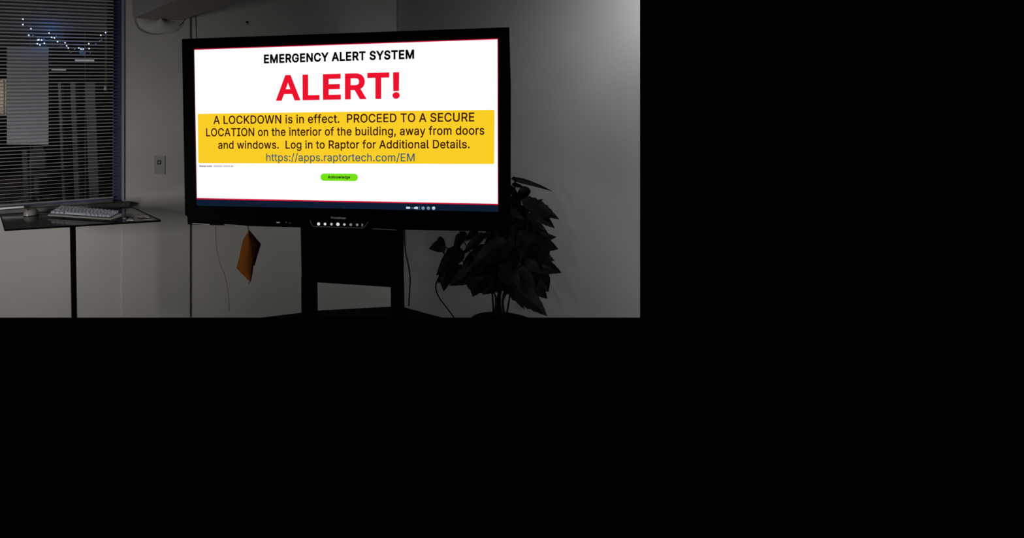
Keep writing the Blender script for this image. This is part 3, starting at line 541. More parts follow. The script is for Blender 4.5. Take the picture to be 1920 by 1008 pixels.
GL = json.loads('''{" ":[0.188,[]],"!":[0.196,[[87,160,67,160,66,277,65,393,63,509,86,509,109,509,132,509,131,393,129,277,128,160,108,160],[111,-4,98,-4,85,-4,75,0,66,9,57,18,52,28,52,41,52,53,57,64,66,73,75,82,85,86,98,86,111,86,121,82,130,73,139,64,143,53,143,41,143,28,139,18,130,9,121,0]]],",":[0.188,[[53,-119,38,-119,48,-56,58,8,68,71,91,71,114,71,137,71,119,8,102,-56,84,-119,69,-119]]],".":[0.188,[[108,-4,95,-4,83,-4,72,0,63,9,54,18,50,28,50,41,50,54,54,65,63,73,72,82,83,87,95,87,108,87,119,82,128,73,137,65,141,54,141,41,141,28,137,18,128,9,119,0]]],"/":[0.249,[[216,533,235,533,180,330,126,127,71,-76,52,-76,33,-76,14,-76,69,127,124,330,178,533,197,533]]],"0":[0.453,[[264,-7,227,-7,189,-7,157,3,130,24,103,45,83,74,69,113,55,152,48,199,48,254,48,309,55,356,69,395,83,434,104,464,130,484,157,505,189,516,227,516,264,516,296,505,323,484,350,464,370,434,384,395,398,356,405,309,405,254,405,199,398,152,384,113,370,74,350,45,323,24,297,3],[202,50,227,50,252,50,273,58,290,74,308,90,321,113,330,144,339,174,344,211,344,254,344,297,339,334,330,365,321,395,308,419,290,435,273,451,252,460,227,460,202,460,180,451,163,435,146,419,132,395,123,365,114,334,109,297,109,254,109,211,114,174,123,144,132,113,146,90,163,74,180,58]]],"1":[0.453,[[181,0,76,0,76,18,76,36,76,55,181,55,286,55,391,55,391,36,391,18,391,0,286,0],[250,509,276,509,276,339,276,170,276,0,255,0,234,0,212,0,212,149,212,299,212,448,211,448,210,448,209,448,168,418,127,388,86,358,86,381,86,404,86,427,123,454,161,481,198,509,224,509]]],"2":[0.453,[[172,0,64,0,64,16,64,32,64,47,121,108,177,168,234,229,254,249,270,267,282,282,295,298,304,313,311,327,317,341,320,356,320,371,320,390,316,405,308,419,299,432,288,442,273,449,259,456,242,460,224,460,204,460,187,456,172,447,158,439,147,428,139,413,131,399,127,382,127,362,107,362,86,362,66,362,66,392,72,419,86,442,100,465,119,483,143,496,167,509,194,516,225,516,255,516,282,509,306,497,329,484,348,467,361,445,374,424,381,399,381,372,381,354,378,335,371,318,364,300,353,280,336,259,319,237,296,211,267,180,229,140,191,100,153,60,153,59,153,58,153,57,231,57,310,57,389,57,389,38,389,19,389,0,281,0]]],"3":[0.453,[[252,-7,218,-7,187,-7,158,-1,133,10,107,21,86,37,70,57,54,78,46,103,44,132,66,132,87,132,109,132,111,114,117,99,126,87,136,75,149,65,165,59,181,53,199,50,219,50,239,50,258,53,275,61,292,68,305,79,315,93,324,107,329,124,329,145,329,163,325,181,316,196,307,212,293,224,275,234,256,243,231,248,201,248,186,248,172,248,157,248,157,265,157,282,157,299,200,349,244,399,288,448,288,450,288,451,288,452,215,452,142,452,70,452,70,471,70,490,70,509,171,509,272,509,372,509,372,493,372,477,372,461,319,400,265,339,211,278,211,282,211,285,211,289,249,293,281,288,308,276,335,263,356,246,371,222,386,199,393,173,393,145,393,115,385,89,370,66,355,43,335,25,309,12,282,0]]],":":[0.188,[[108,-4,95,-4,83,-4,72,0,63,9,54,18,50,28,50,41,50,54,54,65,63,73,72,82,83,87,95,87,108,87,119,82,128,73,137,65,141,54,141,41,141,28,137,18,128,9,119,0],[108,271,95,271,83,271,72,275,63,284,54,293,50,304,50,316,50,329,54,340,63,349,72,357,83,362,95,362,108,362,119,357,128,349,137,340,141,329,141,316,141,304,137,293,128,284,119,275]]],"A":[0.48,[[39,0,16,0,78,170,140,339,201,509,226,509,251,509,276,509,338,339,401,170,463,0,440,0,418,0,395,0,359,101,323,202,287,302,281,321,273,344,264,372,255,400,245,435,232,478,236,478,241,478,245,478,233,435,222,399,213,371,204,343,196,320,191,302,155,202,120,101,85,0,62,0],[197,142,110,142,110,161,110,180,110,199,197,199,283,199,370,199,370,180,370,161,370,142,283,142]]],"C":[0.51,[[293,-7,267,-7,223,-7,184,4,150,25,116,46,89,76,70,115,50,154,40,201,40,254,40,308,50,354,70,393,89,432,116,462,150,484,184,505,223,516,267,516,293,516,317,512,340,504,363,497,384,486,402,471,420,457,436,439,448,418,460,398,468,374,473,348,451,348,430,348,408,348,404,366,398,381,389,395,381,408,370,419,357,428,345,438,331,444,315,449,300,454,284,456,267,456,236,456,208,448,184,432,159,417,139,394,125,364,111,334,103,297,103,254,103,211,111,175,125,145,140,115,159,92,184,76,209,61,236,53,267,53,284,53,300,55,315,60,331,65,345,71,357,81,370,90,381,101,389,114,398,128,404,143,408,160,430,160,451,160,473,160,469,135,460,111,448,91,436,70,421,52,402,38,384,23,363,12,341,5,318,-3]]],"D":[0.502,[[271,0,219,0,178,0,137,0,96,0,96,19,96,38,96,57,136,57,175,57,215,57,256,57,291,65,318,81,345,97,366,119,379,149,392,179,399,214,399,255,399,296,392,331,379,361,366,390,346,412,320,428,293,444,260,452,221,452,178,452,136,452,93,452,93,471,93,490,93,509,137,509,181,509,225,509,275,509,317,499,353,478,388,458,415,429,433,391,452,353,462,308,462,255,462,202,452,157,433,119,414,81,387,51,351,31,314,10],[103,509,125,509,125,339,125,170,125,0,103,0,82,0,60,0,60,170,60,339,60,509,82,509]]],"E":[0.419,[[165,0,60,0,60,170,60,339,60,509,164,509,268,509,372,509,372,490,372,471,372,452,290,452,207,452,125,452,125,396,125,341,125,286,202,286,278,286,355,286,355,267,355,248,355,229,278,229,202,229,125,229,125,172,125,114,125,57,208,57,292,57,375,57,375,38,375,19,375,0,270,0]]],"G":[0.52,[[309,-7,269,-7,223,-7,184,4,149,25,115,46,88,77,69,116,50,155,40,201,40,254,40,308,50,354,69,393,88,432,115,462,149,484,183,505,221,516,265,516,292,516,317,512,340,504,364,496,385,484,403,469,422,454,437,437,449,416,461,396,470,373,474,349,452,349,430,349,408,349,403,365,396,380,387,393,379,406,368,417,356,427,344,436,330,444,315,448,300,453,283,456,265,456,235,456,208,448,183,432,159,417,139,394,125,364,111,334,103,297,103,254,103,211,111,175,125,145,140,115,159,92,184,76,209,61,237,53,269,53,297,53,323,59,345,71,367,83,384,101,396,123,409,146,415,172,415,202,421,201,428,200,434,199,384,199,333,199,283,199,283,218,283,237,283,256,348,256,413,256,478,256,478,237,478,219,478,200,478,158,469,122,451,91,433,60,408,36,377,19,345,2]]],"I":[0.3,[[111,0,31,0,31,19,31,38,31,57,60,57,89,57,118,57,118,189,118,320,118,452,89,452,60,452,31,452,31,471,31,490,31,509,111,509,190,509,269,509,269,490,269,471,269,452,240,452,212,452,183,452,183,320,183,189,183,57,212,57,240,57,269,57,269,38,269,19,269,0,190,0]]],"K":[0.467,[[146,189,104,145,104,169,104,193,104,216,116,232,128,247,139,261,151,275,162,290,174,303,187,317,199,331,212,344,262,399,313,454,364,509,392,509,420,509,448,509,376,431,304,353,231,276,230,276,229,276,228,276,187,233],[82,0,60,0,60,170,60,339,60,509,82,509,103,509,125,509,125,451,125,392,125,334,124,298,124,261,124,225,124,214,124,204,125,193,125,129,125,64,125,0,103,0],[398,0,372,0,311,86,249,173,188,259,201,276,215,293,228,309,302,206,375,103,449,0,423,0]]],"L":[0.393,[[160,0,60,0,60,170,60,339,60,509,82,509,103,509,125,509,125,358,125,208,125,57,203,57,282,57,361,57,361,38,361,19,361,0,261,0]]],"M":[0.628,[[81,0,60,0,60,170,60,339,60,509,91,509,121,509,152,509,193,402,235,294,277,187,280,180,284,170,287,159,291,148,295,136,299,123,303,110,307,97,311,84,315,71,319,59,322,49,317,49,312,49,307,49,310,59,314,70,318,83,322,95,326,108,330,121,334,134,338,147,342,158,346,170,349,179,352,187,394,294,435,402,476,509,507,509,537,509,568,509,568,339,568,170,568,0,547,0,525,0,504,0,504,97,504,194,504,291,504,302,504,314,504,327,505,340,505,354,505,369,505,383,506,398,506,413,506,428,507,443,507,457,509,457,511,457,513,457,508,441,503,426,498,409,492,393,487,378,482,363,477,348,472,334,467,322,463,309,459,299,456,291,418,194,380,97,342,0,323,0,305,0,286,0,248,97,209,194,170,291,167,299,163,309,159,321,155,333,150,346,145,361,140,376,135,391,129,408,124,424,118,441,112,457,114,457,117,457,119,457,119,444,120,431,120,416,120,401,121,387,121,372,121,357,121,342,122,328,122,315,122,302,122,291,122,194,122,97,122,0,101,0]]],"N":[0.523,[[82,0,60,0,60,170,60,339,60,509,85,509,111,509,136,509,205,400,274,291,343,183,349,174,355,164,363,151,370,138,379,123,388,107,396,90,405,73,414,55,411,55,408,54,405,54,403,72,401,90,401,108,400,126,399,142,399,157,399,172,399,185,399,195,399,300,399,404,399,509,420,509,442,509,463,509,463,339,463,170,463,0,438,0,412,0,387,0,325,97,264,193,202,290,194,303,186,316,177,331,169,345,159,362,148,381,137,400,123,424,108,452,111,453,115,453,119,454,120,428,121,405,122,384,123,362,124,344,124,328,125,312,125,300,125,291,125,194,125,97,125,0,103,0]]],"O":[0.533,[[311,-7,267,-7,223,-7,184,4,150,25,116,46,90,76,70,115,50,154,40,201,40,254,40,308,50,354,70,393,90,432,116,462,150,484,184,505,223,516,267,516,311,516,350,505,384,484,418,462,444,432,464,393,483,354,493,308,493,254,493,201,483,154,464,115,444,76,418,46,384,25,350,4],[236,53,267,53,297,53,325,61,349,76,374,91,394,114,408,144,423,174,430,211,430,254,430,298,423,335,408,365,394,395,374,417,349,433,325,448,297,456,267,456,236,456,209,448,184,433,159,417,140,394,125,364,111,334,103,297,103,254,103,211,111,174,125,144,140,114,159,92,184,76,209,61]]],"P":[0.445,[[82,0,60,0,60,170,60,339,60,509,118,509,177,509,235,509,274,509,307,502,332,487,358,473,377,454,390,430,402,405,409,378,409,348,409,317,402,290,390,265,377,241,358,222,332,207,307,193,274,186,235,186,193,186,151,186,109,186,109,205,109,224,109,242,150,242,191,242,233,242,259,242,281,247,297,256,313,265,325,278,333,294,341,310,344,328,344,348,344,368,341,386,333,402,325,417,313,430,297,439,280,448,259,452,232,452,196,452,160,452,125,452,125,301,125,151,125,0,103,0]]],"R":[0.449,[[82,0,60,0,60,170,60,339,60,509,119,509,177,509,236,509,275,509,307,502,333,489,359,475,378,457,390,433,403,410,409,382,409,352,409,321,403,295,390,271,378,248,359,230,333,217,307,204,275,198,236,198,189,198,143,198,96,198,96,217,96,236,96,255,142,255,188,255,234,255,260,255,281,259,298,267,314,275,326,286,334,300,341,315,345,332,345,352,345,372,341,390,334,405,326,420,314,431,298,440,281,448,259,452,233,452,197,452,161,452,125,452,125,301,125,151,125,0,103,0],[378,0,353,0,312,76,271,153,230,229,254,229,279,229,303,229,344,153,386,76,428,0,403,0]]],"S":[0.447,[[263,-9,224,-9,187,-9,155,-3,128,9,100,21,79,38,64,60,49,82,40,107,38,137,60,137,82,137,104,137,106,117,112,101,123,88,134,75,149,65,166,59,184,52,203,49,224,49,247,49,268,53,286,60,304,68,319,78,329,92,340,105,346,121,346,139,346,155,341,169,332,179,323,189,311,198,296,205,281,211,264,217,245,222,224,228,204,234,184,239,142,251,109,268,86,289,63,311,52,339,52,372,52,401,60,426,75,448,90,469,111,486,138,498,164,510,194,516,227,516,261,516,290,510,316,498,342,486,362,469,377,449,392,428,400,404,401,378,380,378,358,378,337,378,335,403,323,423,302,437,281,451,256,459,225,459,203,459,184,455,167,448,151,441,138,431,129,418,120,406,115,391,115,376,115,358,120,344,131,334,142,323,154,314,169,308,184,302,199,297,212,293,230,289,247,284,264,279,279,275,295,270,312,264,328,257,344,248,359,238,373,227,385,214,395,198,404,181,408,162,408,139,408,111,401,86,386,64,372,41,351,24,323,11,296,-2]]],"T":[0.449,[[85,452,32,452,32,471,32,490,32,509,160,509,288,509,417,509,417,490,417,471,417,452,363,452,310,452,257,452,257,301,257,151,257,0,235,0,214,0,193,0,193,151,193,301,193,452,139,452]]],"U":[0.517,[[299,-8,259,-8,219,-8,184,0,154,15,124,31,101,53,85,80,68,107,60,138,60,173,60,285,60,397,60,509,81,509,103,509,124,509,124,399,124,288,124,178,124,154,130,132,141,113,152,94,167,79,187,68,207,57,231,52,259,52,287,52,311,57,331,68,351,79,366,94,377,113,387,132,393,154,393,178,393,288,393,399,393,509,414,509,436,509,457,509,457,397,457,285,457,173,457,138,449,107,433,80,416,53,393,31,363,15,334,0]]],"W":[0.686,[[180,0,155,0,109,170,63,339,16,509,38,509,60,509,82,509,109,404,136,300,163,196,168,179,172,163,175,145,179,128,183,111,187,94,190,76,194,58,197,40,194,40,192,40,189,40,193,58,196,76,200,94,203,111,207,128,211,145,215,163,220,179,224,196,251,300,279,404,306,509,331,509,355,509,380,509,407,404,434,300,462,196,466,179,470,163,474,145,478,128,482,111,486,94,490,76,494,58,497,40,494,40,491,40,488,40,492,58,495,76,499,94,502,111,506,128,510,145,515,163,519,179,523,196,550,300,576,404,603,509,625,509,647,509,670,509,623,339,577,170,530,0,505,0,480,0,455,0,426,108,397,215,368,323,362,344,357,367,351,391,346,416,341,444,336,475,341,475,345,475,350,475,345,445,340,419,335,395,330,371,324,347,318,323,289,215,260,108,230,0,205,0]]],"Y":[0.472,[[225,0,203,0,203,69,203,139,203,208,141,308,79,409,16,509,41,509,66,509,91,509,125,454,159,399,192,344,203,326,213,309,222,292,231,275,240,255,250,230,241,230,232,230,224,230,233,255,242,276,251,293,260,310,270,327,280,344,314,399,347,454,381,509,406,509,430,509,455,509,393,409,330,308,268,208,268,139,268,69,268,0,247,0]]],"a":[0.389,[[182,-9,160,-9,136,-9,114,-4,94,5,75,14,59,27,48,45,36,62,30,83,30,108,30,130,35,147,43,161,52,175,63,185,78,193,92,201,108,207,125,211,143,215,160,218,178,220,201,223,219,225,234,227,248,228,258,231,265,235,272,239,276,245,276,255,276,255,276,256,276,257,276,272,273,286,267,297,261,308,252,316,240,322,228,328,213,331,196,331,178,331,162,328,149,322,136,317,126,309,118,301,110,292,104,283,100,274,80,280,61,285,41,291,50,314,62,332,79,346,95,360,113,369,133,375,153,381,173,384,194,384,208,384,223,383,239,379,255,376,271,370,286,360,301,351,313,338,322,320,332,303,337,280,337,251,337,168,337,84,337,0,317,0,297,0,277,0,277,17,277,35,277,52,275,52,274,52,272,52,268,43,261,34,252,25,243,15,230,7,215,1,200,-5],[155,45,170,45,193,45,212,50,228,59,243,68,255,79,263,93,271,107,276,122,276,138,276,155,276,173,276,190,273,187,268,184,259,182,251,180,242,178,231,176,221,174,210,172,200,171,190,170,182,169,175,168,161,166,147,163,134,159,121,154,111,148,103,139,96,131,92,119,92,105,92,92,95,81,102,72,109,63,118,57,130,52,142,48]]],"b":[0.424,[[261,-8,229,-8,206,-8,187,-4,172,4,158,12,146,21,138,31,129,42,123,51,118,59,116,59,114,59,112,59,112,39,112,20,112,0,92,0,72,0,53,0,53,170,53,339,53,509,73,509,93,509,114,509,114,446,114,382,114,319,115,319,117,319,118,319,123,327,129,336,137,346,145,356,157,365,171,373,186,381,205,384,229,384,261,384,289,376,313,361,337,345,356,322,370,293,383,263,390,229,390,189,390,149,383,114,370,84,356,55,337,32,313,16,289,0],[197,47,220,47,244,47,263,53,279,66,295,78,308,95,316,117,324,138,328,162,328,189,328,216,324,240,316,261,308,282,296,299,280,311,264,324,244,330,220,330,197,330,177,324,161,312,145,300,133,284,125,263,117,242,113,217,113,189,113,161,117,136,125,115,133,94,146,77,162,65,178,53]]],"c":[0.396,[[226,-8,207,-8,173,-8,143,0,117,16,91,33,71,56,56,85,41,114,34,149,34,187,34,227,41,262,56,291,71,321,91,343,117,360,143,376,173,384,207,384,226,384,243,382,260,377,276,372,292,365,305,356,319,347,330,335,340,322,350,309,357,294,362,277,342,272,322,267,303,262,300,272,296,281,290,289,285,297,278,305,270,311,262,317,253,322,242,325,232,328,220,330,207,330,182,330,161,323,145,310,129,297,116,280,108,258,100,237,96,213,96,187,96,162,100,139,108,117,116,96,129,79,145,66,161,53,182,46,207,46,220,46,232,48,243,52,253,55,263,60,271,66,279,72,286,80,292,89,297,97,301,107,304,117,324,112,343,107,363,102,358,85,351,70,341,56,332,43,320,31,306,21,293,12,277,4,261,-1,244,-6]]],"d":[0.424,[[219,-8,195,-8,164,-8,136,0,111,16,87,32,68,55,55,84,41,114,34,149,34,189,34,229,41,263,55,293,69,322,88,345,112,361,136,376,164,384,196,384,219,384,238,381,253,373,268,365,279,356,287,346,296,336,302,327,306,319,308,319,309,319,311,319,311,382,311,446,311,509,331,509,351,509,372,509,372,339,372,170,372,0,352,0,332,0,313,0,313,20,313,39,313,59,311,59,309,59,307,59,302,51,295,42,287,31,278,21,267,12,252,4,238,-4],[181,47,205,47,227,47,247,53,263,65,279,77,291,94,299,115,308,136,312,161,312,189,312,217,308,242,300,263,292,284,279,300,263,312,247,324,228,330,205,330,181,330,161,324,145,311,129,299,116,282,108,261,100,240,96,216,96,189,96,162,100,138,109,117,117,95,129,78,145,66,161,53]]],"e":[0.404,[[238,-8,212,-8,175,-8,143,0,117,16,90,33,70,56,56,85,41,114,34,148,34,187,34,226,41,260,55,290,69,319,89,343,115,359,141,376,171,384,205,384,226,384,246,381,266,374,285,367,303,356,319,341,335,326,348,306,357,282,366,258,371,228,371,194,371,186,371,178,371,169,272,169,174,169,75,169,75,187,75,204,75,221,163,221,250,221,338,221,329,215,319,208,310,202,310,227,306,249,298,269,290,288,278,303,263,314,247,325,228,330,205,330,182,330,163,325,146,313,130,302,118,288,109,270,100,251,96,232,96,211,96,200,96,189,96,178,96,150,101,126,110,106,120,87,134,72,151,61,168,51,189,46,212,46,228,46,241,48,254,53,266,57,277,64,285,73,294,82,301,93,306,105,325,101,345,96,365,91,359,71,349,54,335,39,321,24,303,13,283,4,262,-4]]],"f":[0.254,[[154,379,228,379,228,362,228,344,228,327,154,327,80,327,6,327,6,344,6,362,6,379,80,379],[101,0,81,0,81,144,81,288,81,432,81,453,86,471,96,486,106,500,119,511,135,519,152,526,169,530,187,530,201,530,213,529,222,527,232,525,238,523,243,521,238,503,233,486,227,468,224,470,220,471,215,472,210,473,203,474,195,474,176,474,163,469,154,460,146,451,142,437,142,419,142,279,142,140,142,0,121,0]]],"g":[0.425,[[238,-151,207,-151,179,-151,155,-147,134,-140,113,-132,96,-123,82,-110,69,-98,58,-84,51,-69,67,-60,84,-50,101,-41,107,-49,113,-57,122,-66,130,-75,141,-82,154,-88,168,-94,186,-97,207,-97,238,-97,263,-90,282,-75,302,-60,311,-37,311,-6,311,19,311,44,311,68,310,68,308,68,306,68,301,60,295,51,287,41,278,32,267,23,252,16,238,8,219,5,195,5,164,5,137,12,113,27,88,41,69,62,55,90,41,118,34,152,34,191,34,230,41,264,55,293,69,322,88,345,112,361,137,376,165,384,196,384,220,384,239,381,253,373,268,365,280,356,288,346,297,336,303,327,308,319,309,319,311,319,313,319,313,339,313,359,313,379,333,379,353,379,372,379,372,250,372,121,372,-9,372,-42,365,-69,350,-90,335,-111,316,-126,291,-136,266,-146],[181,59,205,59,228,59,248,64,264,75,280,86,292,101,300,121,308,141,312,165,312,193,312,220,308,243,300,264,292,284,280,301,264,312,248,324,228,330,205,330,181,330,161,324,145,312,129,299,117,283,109,262,100,242,96,219,96,193,96,166,100,143,109,123,117,103,129,87,145,76,162,65]]],"h":[0.41,[[114,249,114,227,114,151,114,76,114,0,93,0,73,0,53,0,53,170,53,339,53,509,73,509,93,509,114,509,114,435,114,361,114,287,110,287,106,287,102,287,114,322,131,347,152,362,174,377,199,384,227,384,253,384,276,379,295,369,315,358,330,342,341,321,352,299,357,273,357,240,357,160,357,80,357,0,337,0,316,0,296,0,296,78,296,157,296,235,296,265,288,288,273,304,258,321,237,329,210,329,192,329,175,325,161,317,146,309,135,298,126,283,118,267]]],"i":[0.167,[[73,0,53,0,53,126,53,253,53,379,73,379,93,379,114,379,114,253,114,126,114,0,93,0],[95,443,84,443,72,443,62,447,54,455,45,462,41,472,41,483,41,494,45,504,54,512,62,520,72,524,84,524,95,524,106,520,114,512,122,504,126,494,126,483,126,472,122,462,114,455,106,447]]],"k":[0.381,[[132,158,110,137,110,162,110,187,110,212,113,212,117,212,121,212,175,268,230,323,284,379,310,379,335,379,360,379,301,319,243,259,184,199,182,199,179,199,177,199,155,178],[73,0,53,0,53,170,53,339,53,509,73,509,93,509,114,509,114,339,114,170,114,0,93,0],[320,0,294,0,245,62,197,124,148,186,162,200,177,214,191,229,252,152,312,76,372,0,346,0]]],"l":[0.189,[[147,-2,139,-2,110,-2,88,5,74,20,60,35,53,57,53,84,53,226,53,367,53,509,73,509,93,509,114,509,114,372,114,235,114,99,114,81,116,69,120,62,125,55,133,52,146,52,152,52,157,52,160,53,164,53,167,54,170,54,173,37,177,20,181,3,175,1,169,0,162,-1,154,-2]]],"m":[0.61,[[73,0,53,0,53,126,53,253,53,379,72,379,92,379,112,379,112,351,112,323,112,295,111,295,109,295,108,295,113,316,121,332,132,346,144,359,157,369,172,376,187,383,203,386,219,386,247,386,270,378,287,361,305,344,316,322,321,295,318,295,315,295,312,295,317,313,325,329,337,343,349,357,364,367,381,375,398,382,416,386,437,386,459,386,479,381,497,372,515,362,530,348,541,328,551,309,557,285,557,255,557,170,557,85,557,0,536,0,516,0,496,0,496,85,496,169,496,254,496,281,488,301,473,313,457,325,439,330,419,330,402,330,387,327,374,320,362,313,352,303,345,290,339,278,335,263,335,247,335,165,335,82,335,0,315,0,295,0,274,0,274,87,274,173,274,260,274,281,267,298,253,311,239,324,221,330,199,330,185,330,171,327,158,320,144,313,134,303,126,289,118,276,114,258,114,238,114,159,114,79,114,0,93,0]]],"n":[0.41,[[114,249,114,227,114,151,114,76,114,0,93,0,73,0,53,0,53,126,53,253,53,379,72,379,92,379,112,379,112,349,112,318,112,287,109,287,106,287,102,287,114,322,131,347,152,362,174,377,199,384,227,384,253,384,276,379,295,369,314,358,330,342,341,321,352,299,357,273,357,240,357,160,357,80,357,0,337,0,316,0,296,0,296,78,296,157,296,235,296,265,288,288,273,304,258,321,237,329,210,329,192,329,175,325,161,317,146,309,135,298,126,283,118,267]]],"o":[0.415,[[242,-8,207,-8,173,-8,143,0,117,16,91,33,71,56,56,85,41,114,34,149,34,187,34,227,41,262,56,291,71,321,91,343,117,360,143,376,173,384,207,384,242,384,273,376,299,360,325,343,345,321,359,291,374,262,381,227,381,187,381,149,374,114,359,85,345,56,325,33,299,16,273,0],[182,46,207,46,233,46,254,53,270,66,287,79,299,96,307,117,315,139,319,162,319,187,319,213,315,236,307,258,299,280,287,297,270,310,254,323,233,330,207,330,182,330,161,323,145,310,129,297,116,280,108,258,100,237,96,213,96,187,96,162,100,139,108,117,116,96,129,79,145,66,161,53]]],"p":[0.424,[[73,-143,53,-143,53,31,53,205,53,379,72,379,92,379,112,379,112,359,112,339,112,319,114,319,116,319,118,319,123,327,129,336,137,346,145,356,157,365,171,373,186,381,205,384,229,384,261,384,289,376,313,361,337,345,356,322,370,293,383,263,390,229,390,189,390,149,383,114,370,84,356,55,337,32,313,16,289,0,261,-8,229,-8,206,-8,187,-4,173,4,158,12,146,21,138,31,130,42,123,51,118,59,117,59,115,59,114,59,114,-8,114,-76,114,-143,93,-143],[197,47,220,47,244,47,263,53,279,66,295,78,308,95,316,117,324,138,328,162,328,189,328,216,324,240,316,261,308,282,296,299,280,311,264,324,244,330,220,330,197,330,177,324,161,312,145,300,133,284,125,263,117,242,113,217,113,189,113,161,117,136,125,115,133,94,146,77,162,65,178,53]]],"r":[0.259,[[73,0,53,0,53,126,53,253,53,379,72,379,92,379,112,379,112,360,112,340,112,321,113,321,114,321,115,321,122,340,135,355,152,367,170,379,190,385,213,385,218,385,223,385,229,384,235,384,240,384,243,384,243,363,243,343,243,322,242,323,237,323,230,324,223,325,215,326,207,326,189,326,173,322,159,315,145,307,134,297,126,284,118,270,114,255,114,237,114,158,114,79,114,0,93,0]]],"s":[0.365,[[211,-8,182,-8,156,-8,133,-4,112,3,92,11,75,23,62,38,49,53,40,72,36,94,55,98,74,102,94,107,99,86,109,70,124,60,139,50,158,45,181,45,208,45,229,51,244,62,260,74,268,87,268,103,268,116,263,127,254,136,245,144,231,151,212,155,191,160,170,165,149,170,115,178,89,191,72,208,55,225,47,247,47,274,47,296,53,315,65,332,77,348,94,361,115,370,136,380,160,384,187,384,213,384,235,380,254,372,272,365,287,353,299,339,310,325,319,309,324,290,305,286,287,281,268,277,263,292,255,304,243,316,230,327,212,333,187,333,165,333,146,327,131,317,116,306,109,293,109,277,109,263,114,252,124,243,134,235,150,228,172,223,191,218,210,214,229,209,264,201,290,188,306,171,323,154,331,133,331,107,331,84,325,64,312,47,300,30,282,16,260,6,237,-3]]],"t":[0.227,[[138,379,204,379,204,362,204,344,204,327,138,327,72,327,6,327,6,344,6,362,6,379,72,379],[65,345,65,471,85,471,106,471,126,471,126,347,126,222,126,98,126,81,129,69,136,61,143,54,154,50,170,50,174,50,179,50,185,51,191,52,197,53,202,54,206,36,209,19,213,2,207,0,200,-2,192,-3,184,-4,176,-4,168,-4,136,-4,110,4,92,21,74,38,65,62,65,93,65,219]]],"u":[0.41,[[211,-5,182,-5,157,-5,134,0,115,11,95,21,80,37,69,59,58,80,53,107,53,139,53,219,53,299,53,379,73,379,93,379,114,379,114,301,114,222,114,144,114,114,121,91,137,75,152,58,173,50,200,50,218,50,235,54,249,62,264,70,275,81,283,97,292,112,296,131,296,153,296,228,296,304,296,379,316,379,337,379,357,379,357,253,357,126,357,0,337,0,318,0,298,0,298,31,298,61,298,92,301,92,304,92,307,92,295,57,279,32,257,17,235,2]]],"w":[0.567,[[158,0,138,0,99,126,61,253,23,379,44,379,66,379,87,379,103,324,118,269,133,214,140,191,147,165,154,137,161,108,168,76,175,41,172,41,168,41,165,41,172,75,179,106,186,135,193,163,199,190,206,214,221,269,237,324,252,379,273,379,295,379,316,379,332,324,347,269,362,214,368,190,375,164,382,136,388,107,395,76,402,41,399,41,395,41,391,41,399,75,406,107,413,135,420,164,427,190,434,214,449,269,465,324,480,379,502,379,523,379,545,379,506,253,468,126,429,0,409,0,389,0,368,0,352,57,335,114,319,172,314,189,309,207,305,225,300,243,295,261,291,280,286,299,281,318,277,338,281,338,286,338,291,338,286,319,281,299,277,280,272,261,267,243,263,225,258,206,253,189,248,172,231,114,215,57,199,0,178,0]]],"y":[0.389,[[51,-140,47,-139,52,-121,57,-103,61,-86,65,-86,68,-87,71,-87,83,-90,94,-91,104,-89,114,-87,122,-82,130,-74,138,-66,145,-53,151,-36,155,-24,159,-13,163,-1,114,126,66,252,17,379,40,379,62,379,84,379,111,305,138,230,165,155,174,132,181,109,187,87,193,64,199,42,206,21,198,21,191,21,184,21,190,42,196,64,202,87,209,110,216,132,224,155,251,230,278,305,305,379,327,379,349,379,371,379,316,234,260,88,204,-58,196,-78,187,-94,177,-107,166,-120,153,-129,139,-136,125,-142,109,-145,91,-145,81,-145,72,-144,65,-143,57,-142]]]}''')
from mathutils.geometry import delaunay_2d_cdt
GC = {}
